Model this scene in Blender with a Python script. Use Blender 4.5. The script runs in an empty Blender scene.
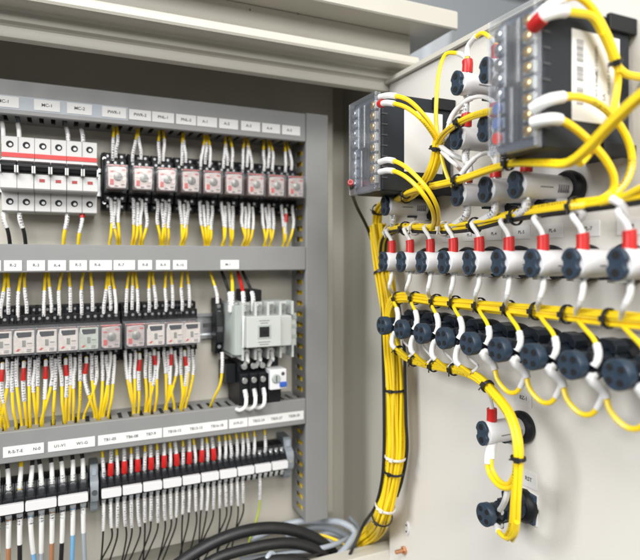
import bpy, math, random
from mathutils import Vector, Matrix
random.seed(11)
R = math.radians
SC = bpy.context.scene
COL = SC.collection

# ------------------------------------------------------------------ camera, world, lamps, exposure
FPX, CX, HY, YAW = 565.0, 320.0, 258.0, 24.7
cd = bpy.data.cameras.new('camera'); CAM = bpy.data.objects.new('camera', cd); COL.objects.link(CAM)
cd.sensor_width = 36; cd.lens = 36 * FPX / 640; cd.shift_y = -22 / 640
cd.clip_start = .01; cd.clip_end = 50
CAM.rotation_euler = (R(90), 0, R(-YAW))
cd.dof.use_dof = True; cd.dof.focus_distance = .57; cd.dof.aperture_fstop = 4.2
SC.camera = CAM
W = bpy.data.worlds.new('World'); SC.world = W; W.use_nodes = True
bg = W.node_tree.nodes['Background']; bg.inputs[0].default_value = (.96, .98, 1, 1); bg.inputs[1].default_value = .12


def area(name, loc, target, sx, sy, power, col):
    l = bpy.data.lights.new(name, 'AREA'); l.shape = 'RECTANGLE'; l.size = sx; l.size_y = sy
    l.energy = power; l.color = col
    o = bpy.data.objects.new(name, l); COL.objects.link(o); o.location = loc
    o.rotation_euler = (Vector(target) - Vector(loc)).to_track_quat('-Z', 'Y').to_euler()


area('ceiling_lamp', (-.45, -1.30, 1.80), (.22, .68, -.14), 2.4, .7, 84, (1, .98, .95))
area('low_front_fill', (-.10, -1.9, .85), (.22, .68, .05), 1.6, .7, 34, (1, .985, .96))  # added low fill from the front, brightens the frame lip and ducts
area('left_fill', (-1.9, .28, .72), (.4, .40, -.1), 1.0, .8, 42, (.98, .99, 1))  # added soft fill from the left to brighten the door face
SC.view_settings.view_transform = 'Standard'; SC.view_settings.look = 'None'
SC.view_settings.exposure = .12; SC.view_settings.gamma = 1
SC.cycles.max_bounces = 8; SC.cycles.transparent_max_bounces = 12
SC.cycles.use_denoising = True

S_, C_ = math.sin(R(YAW)), math.cos(R(YAW))


def ray(px, py):
    a = (px - CX) / FPX
    return Vector((S_ + a * C_, C_ - a * S_, (HY - py) / FPX))


def at_y(px, py, Y): d = ray(px, py); return d * (Y / d.y)
def at_x(px, py, X): d = ray(px, py); return d * (X / d.x)
def xy(px, Y): return at_y(px, HY, Y).x


# ------------------------------------------------------------------ materials
def mat(name, col, rough=.45, metal=0., var=.06, vscale=60., bump=0., bscale=900., rvar=.08, spec=.5, coat=0.):
    m = bpy.data.materials.new(name); m.use_nodes = True
    nt = m.node_tree; n = nt.nodes; lk = nt.links
    p = n['Principled BSDF']
    p.inputs['Metallic'].default_value = metal
    p.inputs['Specular IOR Level'].default_value = spec
    if coat: p.inputs['Coat Weight'].default_value = coat
    tc = n.new('ShaderNodeTexCoord')
    no = n.new('ShaderNodeTexNoise'); no.inputs['Scale'].default_value = vscale; no.inputs['Detail'].default_value = 5
    lk.new(tc.outputs['Object'], no.inputs['Vector'])
    mx = n.new('ShaderNodeMix'); mx.data_type = 'RGBA'
    mx.inputs[6].default_value = (*[c * (1 - var) for c in col], 1)
    mx.inputs[7].default_value = (*[min(1, c * (1 + var)) for c in col], 1)
    lk.new(no.outputs['Fac'], mx.inputs[0]); lk.new(mx.outputs[2], p.inputs['Base Color'])
    mr = n.new('ShaderNodeMapRange'); mr.inputs[3].default_value = max(.05, rough - rvar); mr.inputs[4].default_value = min(1, rough + rvar)
    lk.new(no.outputs['Fac'], mr.inputs[0]); lk.new(mr.outputs[0], p.inputs['Roughness'])
    if bump:
        nb = n.new('ShaderNodeTexNoise'); nb.inputs['Scale'].default_value = bscale; nb.inputs['Detail'].default_value = 2
        lk.new(tc.outputs['Object'], nb.inputs['Vector'])
        b = n.new('ShaderNodeBump'); b.inputs['Strength'].default_value = bump; b.inputs['Distance'].default_value = .0004
        lk.new(nb.outputs['Fac'], b.inputs['Height']); lk.new(b.outputs[0], p.inputs['Normal'])
    return m


M = {}
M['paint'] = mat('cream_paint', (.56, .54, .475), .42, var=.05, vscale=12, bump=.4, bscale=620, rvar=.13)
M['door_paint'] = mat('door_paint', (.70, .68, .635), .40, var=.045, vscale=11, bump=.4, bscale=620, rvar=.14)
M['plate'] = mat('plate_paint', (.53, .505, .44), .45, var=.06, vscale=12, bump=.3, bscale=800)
M['duct'] = mat('grey_duct_plastic', (.238, .241, .240), .46, var=.07, vscale=28, bump=.2, bscale=300, rvar=.14)
M['duct_dark'] = mat('grey_duct_inside', (.16, .165, .17), .6)
M['black'] = mat('black_plastic', (.008, .009, .011), .45, var=.25, bump=.15, spec=.28)
M['black2'] = mat('black_pvc', (.013, .013, .014), .48, var=.3, vscale=90, bump=.3, bscale=400, rvar=.12)
M['clear_block'] = mat('blue_grey_terminal_plastic', (.075, .09, .125), .3, var=.15)
M['slate'] = mat('slate_blue_plastic', (.023, .041, .067), .42, var=.2, vscale=120, bump=.2, spec=.4)
M['slate_dark'] = mat('navy_black_plastic', (.012, .019, .030), .42, var=.25, vscale=120, bump=.2, spec=.35)
M['white'] = mat('white_plastic', (.70, .70, .71), .34, var=.03)
M['breaker'] = mat('breaker_plastic', (.56, .56, .555), .4, var=.03)
M['contactor'] = mat('pale_grey_plastic', (.49, .515, .495), .42, var=.04)
M['contactor2'] = mat('grey_green_plastic', (.36, .40, .38), .45, var=.05)
M['yellow'] = mat('yellow_pvc', (.92, .66, .016), .33, var=.05, vscale=30)
M['yellow_b'] = mat('deep_yellow_pvc', (.88, .60, .010), .35, var=.06, vscale=30)
M['red'] = mat('red_vinyl', (.50, .012, .010), .38, var=.1)
M['red_dark'] = mat('dark_red_window', (.34, .02, .02), .4)
M['paper'] = mat('white_label', (.74, .74, .73), .55, var=.03)
M['hole'] = mat('dark_hole', (.004, .004, .005), .7)
M['ink'] = mat('printed_ink', (.06, .06, .065), .6)
M['ink_soft'] = mat('grey_print', (.2, .2, .21), .6)
M['steel'] = mat('zinc_steel', (.62, .64, .66), .3, 1., var=.12)
M['steel_dark'] = mat('dull_screw_steel', (.30, .31, .32), .42, 1., var=.3)
M['brass'] = mat('brass', (.72, .52, .26), .34, 1., var=.15)
M['copper'] = mat('copper_stud', (.6, .3, .16), .38, .9, var=.2)
M['housing'] = mat('meter_housing_plastic', (.017, .021, .027), .55, var=.1, bump=.2, spec=.28)
M['pinkface'] = mat('relay_face', (.52, .44, .42), .35, .25, var=.45, vscale=260)
M['creamface'] = mat('relay_cream_core', (.62, .565, .525), .4, var=.30, vscale=260)
M['greenface'] = mat('relay_green_core', (.44, .48, .42), .4, var=.3, vscale=260)
M['pale_red'] = mat('red_print', (.55, .07, .06), .4)
M['indicator_grey'] = mat('relay_indicator', (.27, .27, .25), .35, .3, var=.3, vscale=400)
M['coil'] = mat('relay_coil', (.30, .15, .11), .4, .2, var=.5, vscale=300)
M['blue'] = mat('blue_button', (.03, .10, .45), .35)
M['blue_dull'] = mat('dull_blue_cap', (.12, .17, .34), .4)
M['skyblue'] = mat('light_blue_pvc', (.18, .42, .68), .4)
M['brown'] = mat('brown_pvc', (.42, .19, .09), .42)
M['greycable'] = mat('grey_cable', (.36, .40, .45), .42, var=.05)
M['greygreen'] = mat('green_yellow_pvc', (.45, .55, .06), .4)
M['grey_stop'] = mat('grey_end_clamp', (.26, .29, .32), .45)
M['roomwall'] = mat('room_wall_paint', (.74, .79, .82), .7, var=.03, vscale=2)
M['cabgrey'] = mat('far_cabinet_paint', (.72, .76, .80), .5, var=.03, vscale=2)
M['tiewhite'] = mat('nylon', (.72, .70, .64), .4)


def clear_mat(name, tint, gloss=.10, solid=.06):
    m = bpy.data.materials.new(name); m.use_nodes = True
    nt = m.node_tree; n = nt.nodes; lk = nt.links; n.remove(n['Principled BSDF'])
    out = n['Material Output']
    t = n.new('ShaderNodeBsdfTransparent'); t.inputs[0].default_value = (*tint, 1)
    g = n.new('ShaderNodeBsdfGlossy'); g.inputs['Roughness'].default_value = .10
    d = n.new('ShaderNodeBsdfDiffuse'); d.inputs[0].default_value = (.72, .76, .82, 1)
    lw = n.new('ShaderNodeLayerWeight'); lw.inputs[0].default_value = .5
    pw = n.new('ShaderNodeMath'); pw.operation = 'POWER'; pw.inputs[1].default_value = 4; lk.new(lw.outputs['Facing'], pw.inputs[0])
    fr = n.new('ShaderNodeMath'); fr.operation = 'MULTIPLY'; fr.inputs[1].default_value = .45; lk.new(pw.outputs[0], fr.inputs[0])
    nb = n.new('ShaderNodeTexNoise'); nb.inputs['Scale'].default_value = 120
    bp = n.new('ShaderNodeBump'); bp.inputs['Strength'].default_value = .15; bp.inputs['Distance'].default_value = .001
    tc = n.new('ShaderNodeTexCoord'); lk.new(tc.outputs['Object'], nb.inputs['Vector']); lk.new(nb.outputs['Fac'], bp.inputs['Height'])
    lk.new(bp.outputs[0], g.inputs['Normal'])
    ad = n.new('ShaderNodeMath'); ad.operation = 'ADD'; ad.inputs[1].default_value = gloss; lk.new(fr.outputs[0], ad.inputs[0])
    m1 = n.new('ShaderNodeMixShader'); m1.inputs[0].default_value = solid
    lk.new(t.outputs[0], m1.inputs[1]); lk.new(d.outputs[0], m1.inputs[2])
    m2 = n.new('ShaderNodeMixShader'); lk.new(ad.outputs[0], m2.inputs[0]); lk.new(m1.outputs[0], m2.inputs[1]); lk.new(g.outputs[0], m2.inputs[2])
    lk.new(m2.outputs[0], out.inputs[0])
    return m


M['clear'] = clear_mat('clear_polycarbonate', (.97, .97, .965), .05, .10)
M['clear_blue'] = clear_mat('smoky_clear_cover', (.94, .95, .97), .09, .06)


def printed(m, pitch, fill, every, share, col, strength):
    """rows of small character-like marks printed along a tube (UV: u round it, v metres along it)."""
    nt = m.node_tree; n = nt.nodes; lk = nt.links; p = n['Principled BSDF']
    src = p.inputs['Base Color'].links[0].from_socket

    def math_(op, a, b=None):
        q = n.new('ShaderNodeMath'); q.operation = op
        for k, x in ((0, a), (1, b)):
            if x is None: continue
            if isinstance(x, (int, float)): q.inputs[k].default_value = x
            else: lk.new(x, q.inputs[k])
        return q.outputs[0]
    uv = n.new('ShaderNodeUVMap'); sp = n.new('ShaderNodeSeparateXYZ'); lk.new(uv.outputs[0], sp.inputs[0])
    info = n.new('ShaderNodeObjectInfo')
    u = math_('ADD', sp.outputs[0], info.outputs['Random']); v = math_('ADD', sp.outputs[1], math_('MULTIPLY', info.outputs['Random'], .37))
    ch = math_('LESS_THAN', math_('FRACT', math_('DIVIDE', v, pitch)), fill)
    row = math_('LESS_THAN', math_('FRACT', math_('MULTIPLY', u, 2.0)), .62)
    seg = math_('LESS_THAN', math_('FRACT', math_('DIVIDE', v, every)), share)
    cu = math_('FLOOR', math_('MULTIPLY', u, 18.0)); cv = math_('FLOOR', math_('DIVIDE', v, pitch * fill / 3.0))
    cb = n.new('ShaderNodeCombineXYZ'); lk.new(cu, cb.inputs[0]); lk.new(cv, cb.inputs[1]); lk.new(math_('MULTIPLY', info.outputs['Random'], 91.0), cb.inputs[2])
    wn = n.new('ShaderNodeTexWhiteNoise'); lk.new(cb.outputs[0], wn.inputs['Vector'])
    on = math_('GREATER_THAN', wn.outputs['Value'], .42)
    f = math_('MULTIPLY', math_('MULTIPLY', math_('MULTIPLY', ch, row), math_('MULTIPLY', seg, on)), strength)
    mx = n.new('ShaderNodeMix'); mx.data_type = 'RGBA'; mx.inputs[7].default_value = (*col, 1)
    lk.new(f, mx.inputs[0]); lk.new(src, mx.inputs[6]); lk.new(mx.outputs[2], p.inputs['Base Color'])
    return m


M['sleeve'] = printed(mat('printed_white_sleeve', (.72, .72, .71), .42, var=.04), .0030, .66, 1.0, 1.0, (.07, .07, .11), .85)
M['yellow_c'] = printed(mat('printed_yellow_pvc', (.90, .64, .016), .30, var=.07, vscale=40), .0026, .6, .060, .45, (.05, .04, .01), .8)
M['yellow_d'] = mat('dull_yellow_pvc', (.82, .58, .030), .46, var=.10, vscale=60)
M['sleeve_plain'] = mat('plain_white_sleeve', (.74, .74, .73), .42, var=.04)


# ------------------------------------------------------------------ mesh builder
class MB:
    def __init__(s): s.v = []; s.f = []; s.uv = {}

    def box(s, x0, x1, y0, y1, z0, z1):
        b = len(s.v)
        s.v += [Vector((x, y, z)) for z in (z0, z1) for y in (y0, y1) for x in (x0, x1)]
        for q in ((0, 2, 3, 1), (4, 5, 7, 6), (0, 1, 5, 4), (2, 6, 7, 3), (0, 4, 6, 2), (1, 3, 7, 5)):
            s.f.append([b + i for i in q])
        return s

    def cyl(s, p0, p1, r0, r1=None, n=20, inner=0):
        p0, p1 = Vector(p0), Vector(p1); r1 = r0 if r1 is None else r1
        d = (p1 - p0).normalized(); a = d.orthogonal().normalized(); c = d.cross(a); b = len(s.v)
        for p, r in ((p0, r0), (p1, r1)):
            for i in range(n):
                t = 2 * math.pi * i / n; s.v.append(p + (a * math.cos(t) + c * math.sin(t)) * r)
        for i in range(n):
            j = (i + 1) % n; s.f.append([b + i, b + j, b + n + j, b + n + i])
        s.f.append([b + i for i in range(n)][::-1]); s.f.append([b + n + i for i in range(n)])
        return s

    def prism(s, poly, axis, a0, a1):
        """poly of 2D points extruded along an axis: 'x' takes (y,z), 'y' takes (x,z), 'z' takes (x,y)."""
        b = len(s.v); n = len(poly)
        for a in (a0, a1):
            for u, w in poly:
                s.v.append(Vector((a, u, w) if axis == 'x' else (u, a, w) if axis == 'y' else (u, w, a)))
        for i in range(n):
            j = (i + 1) % n; s.f.append([b + i, b + j, b + n + j, b + n + i])
        s.f.append([b + i for i in range(n)][::-1]); s.f.append([b + n + i for i in range(n)])
        return s

    def lathe(s, prof, origin, axis, n=28):
        """prof: list of (distance along axis, radius)."""
        o, d = Vector(origin), Vector(axis).normalized(); a = d.orthogonal().normalized(); c = d.cross(a); b = len(s.v)
        for t, r in prof:
            for i in range(n):
                q = 2 * math.pi * i / n; s.v.append(o + d * t + (a * math.cos(q) + c * math.sin(q)) * max(r, 1e-5))
        for k in range(len(prof) - 1):
            for i in range(n):
                j = (i + 1) % n; s.f.append([b + k * n + i, b + k * n + j, b + (k + 1) * n + j, b + (k + 1) * n + i])
        s.f.append([b + i for i in range(n)][::-1]); e = b + (len(prof) - 1) * n; s.f.append([e + i for i in range(n)])
        return s

    def tube(s, pts, r, n=8, closed=False, rfun=None):
        b = len(s.v); N = len(pts); up = None; dist = 0
        for k, p in enumerate(pts):
            q0 = pts[(k - 1) % N] if closed else pts[max(k - 1, 0)]; q1 = pts[(k + 1) % N] if closed else pts[min(k + 1, N - 1)]
            d = (q1 - q0).normalized()
            if up is None: up = d.orthogonal().normalized()
            else: up = (up - d * up.dot(d)).normalized()
            c = d.cross(up)
            if k: dist += (p - pts[k - 1]).length
            rr = rfun(k / max(1, N - 1)) if rfun else r
            for i in range(n):
                t = 2 * math.pi * i / n; s.uv[len(s.v)] = (i / n, dist)
                s.v.append(p + (up * math.cos(t) + c * math.sin(t)) * rr)
        for k in range(N if closed else N - 1):
            k2 = (k + 1) % N
            for i in range(n):
                j = (i + 1) % n; s.f.append([b + k * n + i, b + k * n + j, b + k2 * n + j, b + k2 * n + i])
        if not closed:
            s.f.append([b + i for i in range(n)][::-1]); e = b + (N - 1) * n; s.f.append([e + i for i in range(n)])
        return s

    def build(s, name, m, parent=None, bevel=0, seg=2, loc=None, smooth=40):
        o0 = Vector((0, 0, 0))
        if parent is not None:
            q = parent
            while q is not None: o0 = o0 + q.location; q = q.parent
        elif loc is not None: o0 = Vector(loc)
        me = bpy.data.meshes.new(name)
        me.from_pydata([tuple(v - o0) for v in s.v], [], s.f)
        if s.uv:
            ul = me.uv_layers.new(name='UVMap')
            for li, l in enumerate(me.loops): ul.data[li].uv = s.uv.get(l.vertex_index, (0, 0))
        me.materials.append(M[m] if isinstance(m, str) else m)
        import bmesh
        bm = bmesh.new(); bm.from_mesh(me); bmesh.ops.recalc_face_normals(bm, faces=bm.faces); bm.to_mesh(me); bm.free()
        me.shade_smooth()
        me.set_sharp_from_angle(angle=R(smooth))
        o = bpy.data.objects.new(name, me); COL.objects.link(o)
        if parent is not None: o.parent = parent
        else: o.location = o0
        if bevel:
            bv = o.modifiers.new('bevel', 'BEVEL'); bv.width = bevel; bv.segments = seg; bv.limit_method = 'ANGLE'; bv.angle_limit = R(50)
            bv.harden_normals = True
        return o


def tag(o, label, cat, group=None, kind=None):
    if label: o['label'] = label
    if cat: o['category'] = cat
    if group: o['group'] = group
    if kind: o['kind'] = kind
    return o


def thing(name, loc, label=None, cat=None, group=None):
    o = bpy.data.objects.new(name, None); o.empty_display_size = .01; COL.objects.link(o); o.location = loc
    return tag(o, label, cat, group)


def copy_tree(o, parent=None):
    c = o.copy(); COL.objects.link(c); c.parent = parent
    for ch in list(o.children): copy_tree(ch, c)
    return c


def drop(o):
    for ch in list(o.children): drop(ch)
    bpy.data.objects.remove(o)


def spline(pts, step=.002):
    pts = [Vector(p) for p in pts]
    P = [pts[0] * 2 - pts[1]] + pts + [pts[-1] * 2 - pts[-2]]
    out = [pts[0]]
    for i in range(1, len(P) - 2):
        p0, p1, p2, p3 = P[i - 1], P[i], P[i + 1], P[i + 2]
        n = max(2, int((p2 - p1).length / step))
        t0 = 0; t1 = t0 + max(1e-5, (p1 - p0).length ** .5); t2 = t1 + max(1e-5, (p2 - p1).length ** .5); t3 = t2 + max(1e-5, (p3 - p2).length ** .5)
        for k in range(1, n + 1):
            t = t1 + (t2 - t1) * k / n
            a1 = p0 * ((t1 - t) / (t1 - t0)) + p1 * ((t - t0) / (t1 - t0))
            a2 = p1 * ((t2 - t) / (t2 - t1)) + p2 * ((t - t1) / (t2 - t1))
            a3 = p2 * ((t3 - t) / (t3 - t2)) + p3 * ((t - t2) / (t3 - t2))
            b1 = a1 * ((t2 - t) / (t2 - t0)) + a2 * ((t - t0) / (t2 - t0))
            b2 = a2 * ((t3 - t) / (t3 - t1)) + a3 * ((t - t1) / (t3 - t1))
            out.append(b1 * ((t2 - t) / (t2 - t1)) + b2 * ((t - t1) / (t2 - t1)))
    return out


def length(p): return sum((p[i + 1] - p[i]).length for i in range(len(p) - 1))


def sub(p, s0, s1):
    """part of a polyline between two arc lengths."""
    out = []; d = 0
    for i in range(len(p) - 1):
        L = (p[i + 1] - p[i]).length
        if d + L >= s0 and d <= s1 and L > 0:
            a = max(0, (s0 - d) / L); b = min(1, (s1 - d) / L)
            if not out: out.append(p[i].lerp(p[i + 1], a))
            out.append(p[i].lerp(p[i + 1], b))
        d += L
    return out


def wire(name, pts, m, label, group, r=.0016, sleeves=(), cat='wire', step=.003, n=8):
    """a wire as a thing; sleeves = (from, to, radius, material, part name) in metres along it, negative from its end."""
    p = spline(pts, step); L = length(p)
    o = MB().tube(p, r, n).build(name, m, loc=p[0])
    tag(o, label, cat, group)
    for a, b, rr, mm, nm in sleeves:
        if a < 0: a += L
        if b <= 0: b += L
        q = sub(p, max(0, a), min(L, b))
        if len(q) > 1: MB().tube(q, rr, 12).build(nm, mm, o)
    return o


def text_mesh(txt, size, spacing=1.0):
    cu = bpy.data.curves.new('lettering', 'FONT'); cu.body = txt; cu.size = size; cu.align_x = 'CENTER'; cu.align_y = 'CENTER'
    cu.space_character = spacing; cu.offset = size * .022
    o = bpy.data.objects.new('lettering_source', cu); COL.objects.link(o)
    dg = bpy.context.evaluated_depsgraph_get(); me = bpy.data.meshes.new_from_object(o.evaluated_get(dg)); bpy.data.objects.remove(o)
    return me


def lettering(txt, size, loc, rot, parent, m='ink', sx=1.0):
    me = text_mesh(txt, size)
    o0 = Vector((0, 0, 0)); q = parent
    while q is not None: o0 = o0 + q.location; q = q.parent
    me.transform(Matrix.Translation(Vector(loc) - o0) @ rot.to_4x4() @ Matrix.Diagonal((sx, 1, 1, 1)))
    me.materials.clear(); me.materials.append(M[m]); me.name = 'lettering'
    o = bpy.data.objects.new('lettering', me); COL.objects.link(o); o.parent = parent
    return o


ROT_FRONT = Matrix.Rotation(R(90), 3, 'X')                                   # faces -Y
ROT_DOOR = Matrix(((0, 0, -1), (-1, 0, 0), (0, 1, 0)))                         # faces -X, reads toward -Y
ORD = ['first', 'second', 'third', 'fourth', 'fifth', 'sixth', 'seventh', 'eighth', 'ninth', 'tenth', 'eleventh', 'twelfth', 'thirteenth',
       'fourteenth', 'fifteenth', 'sixteenth', 'seventeenth', 'eighteenth', 'nineteenth', 'twentieth', 'twenty-first', 'twenty-second',
       'twenty-third', 'twenty-fourth', 'twenty-fifth', 'twenty-sixth', 'twenty-seventh', 'twenty-eighth', 'twenty-ninth', 'thirtieth']

# ------------------------------------------------------------------ the cabinet
YP = .775          # mounting plate front
DUCT = .715        # duct cover front
XD = .400          # inner face of the open door
XW = .417          # inner face of the right side wall
cab = thing('electrical_cabinet', (.04, .73, -.48), 'cream painted steel control cabinet with its door swung wide open', 'cabinet')
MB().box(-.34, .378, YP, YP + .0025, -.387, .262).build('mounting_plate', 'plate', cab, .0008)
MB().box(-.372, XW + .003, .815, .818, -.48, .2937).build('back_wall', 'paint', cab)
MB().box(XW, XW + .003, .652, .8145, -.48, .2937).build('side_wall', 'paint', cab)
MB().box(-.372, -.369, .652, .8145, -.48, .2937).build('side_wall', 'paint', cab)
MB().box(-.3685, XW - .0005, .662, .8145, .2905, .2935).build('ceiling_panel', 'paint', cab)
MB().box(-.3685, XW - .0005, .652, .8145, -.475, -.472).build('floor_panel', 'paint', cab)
prof = [(.6280, .2935), (.628, .262), (.613, .2605), (.6085, .2580), (.607, .2545), (.607, .2495), (.6085, .2470), (.612, .2462),
        (.638, .2485), (.641, .2465), (.641, .2400), (.6415, .2370), (.647, .2355), (.649, .2338), (.6495, .2300), (.6495, .2255), (.6500, .2235), (.652, .2225), (.660, .2220), (.6615, .2935)]
MB().prism(prof, 'x', -.372, XW + .003).build('top_frame', 'paint', cab, .0006, smooth=25)
MB().prism([(.580, .3125), (.580, .2920), (.5815, .2905), (.5840, .2905), (.5855, .2940), (.8200, .2940), (.8200, .3150), (.583, .3150)], 'x', -.41, XW + .043).build('canopy', 'paint', cab, .0008, smooth=25)
b = MB()
for px, py in ((250, 10), (298, 14)):
    q = at_y(px, py, .628); b.cyl((q.x, .6285, q.z), (q.x, .6274, q.z), .0010, n=12)
b.build('frame_screw', 'ink_soft', cab)['kind'] = 'stuff'
MB().prism([(.648, -.50), (.648, -.394), (.6495, -.391), (.672, -.391), (.672, -.396), (.652, -.396), (.652, -.50)], 'x', -.372, XW + .003).build('bottom_sill', 'paint', cab, .0006)
# door, open at right angles
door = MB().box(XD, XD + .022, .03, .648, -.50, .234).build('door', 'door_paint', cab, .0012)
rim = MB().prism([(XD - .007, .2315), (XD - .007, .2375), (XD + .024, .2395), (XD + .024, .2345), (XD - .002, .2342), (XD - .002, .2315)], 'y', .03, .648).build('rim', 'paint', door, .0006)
st = at_x(405, 550, XD)
MB().cyl((XD, st.y, st.z), (XD - .0035, st.y, st.z), .0052, n=6).cyl((XD - .003, st.y, st.z), (XD - .014, st.y, st.z), .0026).build('grounding_stud', 'copper', door, .0003)
cl = at_x(408, 528, XD)
MB().prism([(cl.y + .0042 * math.cos(t * .3927), cl.z + .0085 * math.sin(t * .3927)) for t in range(16)], 'x', XD - .0022, XD).build('clip_plate', 'white', door, .0004)
MB().cyl((XD - .003, cl.y, cl.z + .004), (XD - .0020, cl.y, cl.z + .004), .0012).build('clip_hole', 'ink', door)
MB().cyl((XD - .003, cl.y, cl.z - .004), (XD - .0020, cl.y, cl.z - .004), .0012).build('clip_hole', 'ink', door)

# ------------------------------------------------------------------ the room behind
wall = MB().box(-4, 6, 3.2, 3.25, -1.4, 1.9).build('back_wall', 'roomwall'); wall['kind'] = 'structure'
far = thing('far_cabinet', (.95, 2.1, -1.4), 'blue grey cabinet standing far behind the open one', 'cabinet')
x0, x1 = xy(424, 1.95), xy(451, 1.95)
MB().box(x0, x1, 1.95, 2.35, -1.4, .99).build('body', 'cabgrey', far, .004)
MB().box(x0 + .02, x1 - .02, 1.94, 1.9495, -1.3, .93).build('door', 'cabgrey', far, .004)

# ------------------------------------------------------------------ wiring ducts
DZ = {0: (.160, .199), 1: (-.0165, .0155), 2: (-.2285, -.1935)}
XL, XR = -.33, .3068


def hduct(k, label, group):
    z0, z1 = DZ[k]
    d = thing('wiring_duct', ((XL + XR) / 2, YP - .03, (z0 + z1) / 2), label, 'wiring duct', group)
    MB().prism([(DUCT, z0 + .001), (DUCT, z1 - .001), (DUCT + .001, z1), (DUCT + .007, z1), (DUCT + .007, z1 - .0018), (DUCT + .002, z1 - .0018), (DUCT + .002, z0 + .0018), (DUCT + .007, z0 + .0018), (DUCT + .007, z0), (DUCT + .001, z0)],
               'x', XL, XR).build('cover', 'duct', d, .0003)
    b = MB(); b.box(XL, XR, YP - .0025, YP - .0005, z0 + .002, z1 - .002)
    for zz in (z0 + .0021, z1 - .0036):
        b.box(XL, XR, DUCT + .0075, DUCT + .012, zz, zz + .0015)
        b.box(XL, XR, YP - .014, YP - .003, zz, zz + .0015)
        x = XL
        while x < XR - .009:
            b.box(x, x + .0075, DUCT + .0121, YP - .0141, zz, zz + .0015); x += .0125
    b.build('slotted_base', 'duct', d)
    return d


ducts = [hduct(0, 'grey slotted wiring duct across the top of the plate, above the breakers', 'horizontal wiring ducts'),
         hduct(1, 'grey slotted wiring duct across the middle, between the two rows of relays', 'horizontal wiring ducts'),
         hduct(2, 'grey slotted wiring duct across the bottom, above the terminal blocks', 'horizontal wiring ducts')]
vx0, vx1 = .3078, .3415
vd = thing('vertical_duct', ((vx0 + vx1) / 2, YP - .03, -.08), 'grey upright wiring duct with slotted side at right end of plate', 'wiring duct')
b = MB(); x0, x1 = vx0, vx1
b.prism([(x0, DUCT + .001), (x0 + .001, DUCT), (x1 - .001, DUCT), (x1, DUCT + .001), (x1, DUCT + .007), (x1 - .0018, DUCT + .007), (x1 - .0018, DUCT + .002), (x0 + .0018, DUCT + .002), (x0 + .0018, DUCT + .007), (x0, DUCT + .007)], 'z', -.365, .200)
b.build('cover', 'duct', vd, .0003)
b = MB(); b.box(x0 + .003, x1 - .003, YP - .0025, YP - .0005, -.365, .199)
for xx in (x0 + .0021, x1 - .0036):
    b.box(xx, xx + .0015, DUCT + .0075, DUCT + .018, -.365, .199)
    b.box(xx, xx + .0015, YP - .018, YP - .003, -.365, .199)
    z = -.365
    while z < .19:
        b.box(xx, xx + .0015, DUCT + .0181, YP - .0181, z, z + .0085); z += .0152
b.build('slotted_base', 'duct', vd)


def duct_labels(duct, items, Y, zc, h):
    for px0, px1, txt in items:
        x0, x1 = xy(px0, Y), xy(px1, Y)
        pl = MB().box(x0, x1, Y - .0006, Y, zc - h / 2, zc + h / 2).build('name_plate', 'paper', duct, .0001, 1)
        for t, u in txt:
            lettering(t, h * .40, (x0 + (x1 - x0) * u, Y - .00068, zc + random.uniform(-.0004, .0004)), ROT_FRONT, pl, 'ink')


duct_labels(ducts[0], [(-7, 19, (('MC-1', .4),)), (34, 60, (('MC-1', .5),)), (67, 92, (('MC-2', .5),)), (102, 126, (('PWR-1', .5),)), (129, 151, (('PWR-2', .5),)),
                       (152, 174, (('PNL-1', .5),)), (176, 196, (('PNL-2', .5),)), (197, 217, (('A-1', .4),)), (219, 238, (('A-2', .4),)), (241, 260, (('A-3', .4),)),
                       (262, 280, (('A-4', .4),)), (282, 300, (('A-5', .4),))], DUCT - .0001, .1735, .0125)
# clear label holders between the plates of the top duct
b = MB(); b.box(xy(-7, DUCT), xy(128, DUCT), DUCT - .0001, DUCT, .1655, .1812); b.build('label_rail', 'greycable', ducts[0])
duct_labels(ducts[1], [(-18, 1, (('R-1', .5),)), (4, 22, (('R-2', .5),)), (27, 45, (('R-3', .5),)), (48, 66, (('R-4', .5),)), (69.5, 87, (('R-5', .5),)), (89.5, 112, (('R-6', .35),)),
                       (113.5, 135, (('R-7', .35),)), (138, 152, (('R-8', .5),)), (156, 170, (('R-9', .5),)), (173, 187, (('R-10', .5),)), (220.5, 239, (('M-1', .4),))], DUCT - .0001, -.0085, .0118)
duct_labels(ducts[2], [(3, 44, (('R-S-T-E', .3), ('N-0', .82))), (48, 95, (('U1-V1', .25), ('W1-G', .72))), (98, 162, (('TB1-05', .18), ('TB6-08', .52), ('TB7-9', .82))),
                       (163, 227.5, (('TB10-12', .17), ('TB13-15', .5), ('TB16-18', .83))), (229, 247.5, (('019-21', .5),)),
                       (248.2, 303.5, (('TB22-24', .18), ('TB25-27', .5), ('TB28-30', .82)))], DUCT - .0001, -.2155, .0118)

# wires lying inside the upright duct, seen through its slots
inn = thing('wire_bundle', (.325, .745, -.36), 'yellow wires running inside the upright slotted duct', 'wire bundle')
for i in range(14):
    ph = random.random() * 6
    pts = [Vector((.3125 + .0008 * (i % 4) + .0012 * math.sin(z * 40 + ph) + .003 * (i // 4), .733 + .0065 * (i % 5) + .0015 * math.cos(z * 33 + ph), z)) for z in [-.36 + .02 * k for k in range(28)]]
    MB().tube(pts, .0015, 6).build('wire', 'yellow_b' if i % 3 else 'yellow', inn)

# ------------------------------------------------------------------ mounting rails
Z1, Z2, Z3 = .0955, -.0925, -.2815


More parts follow.
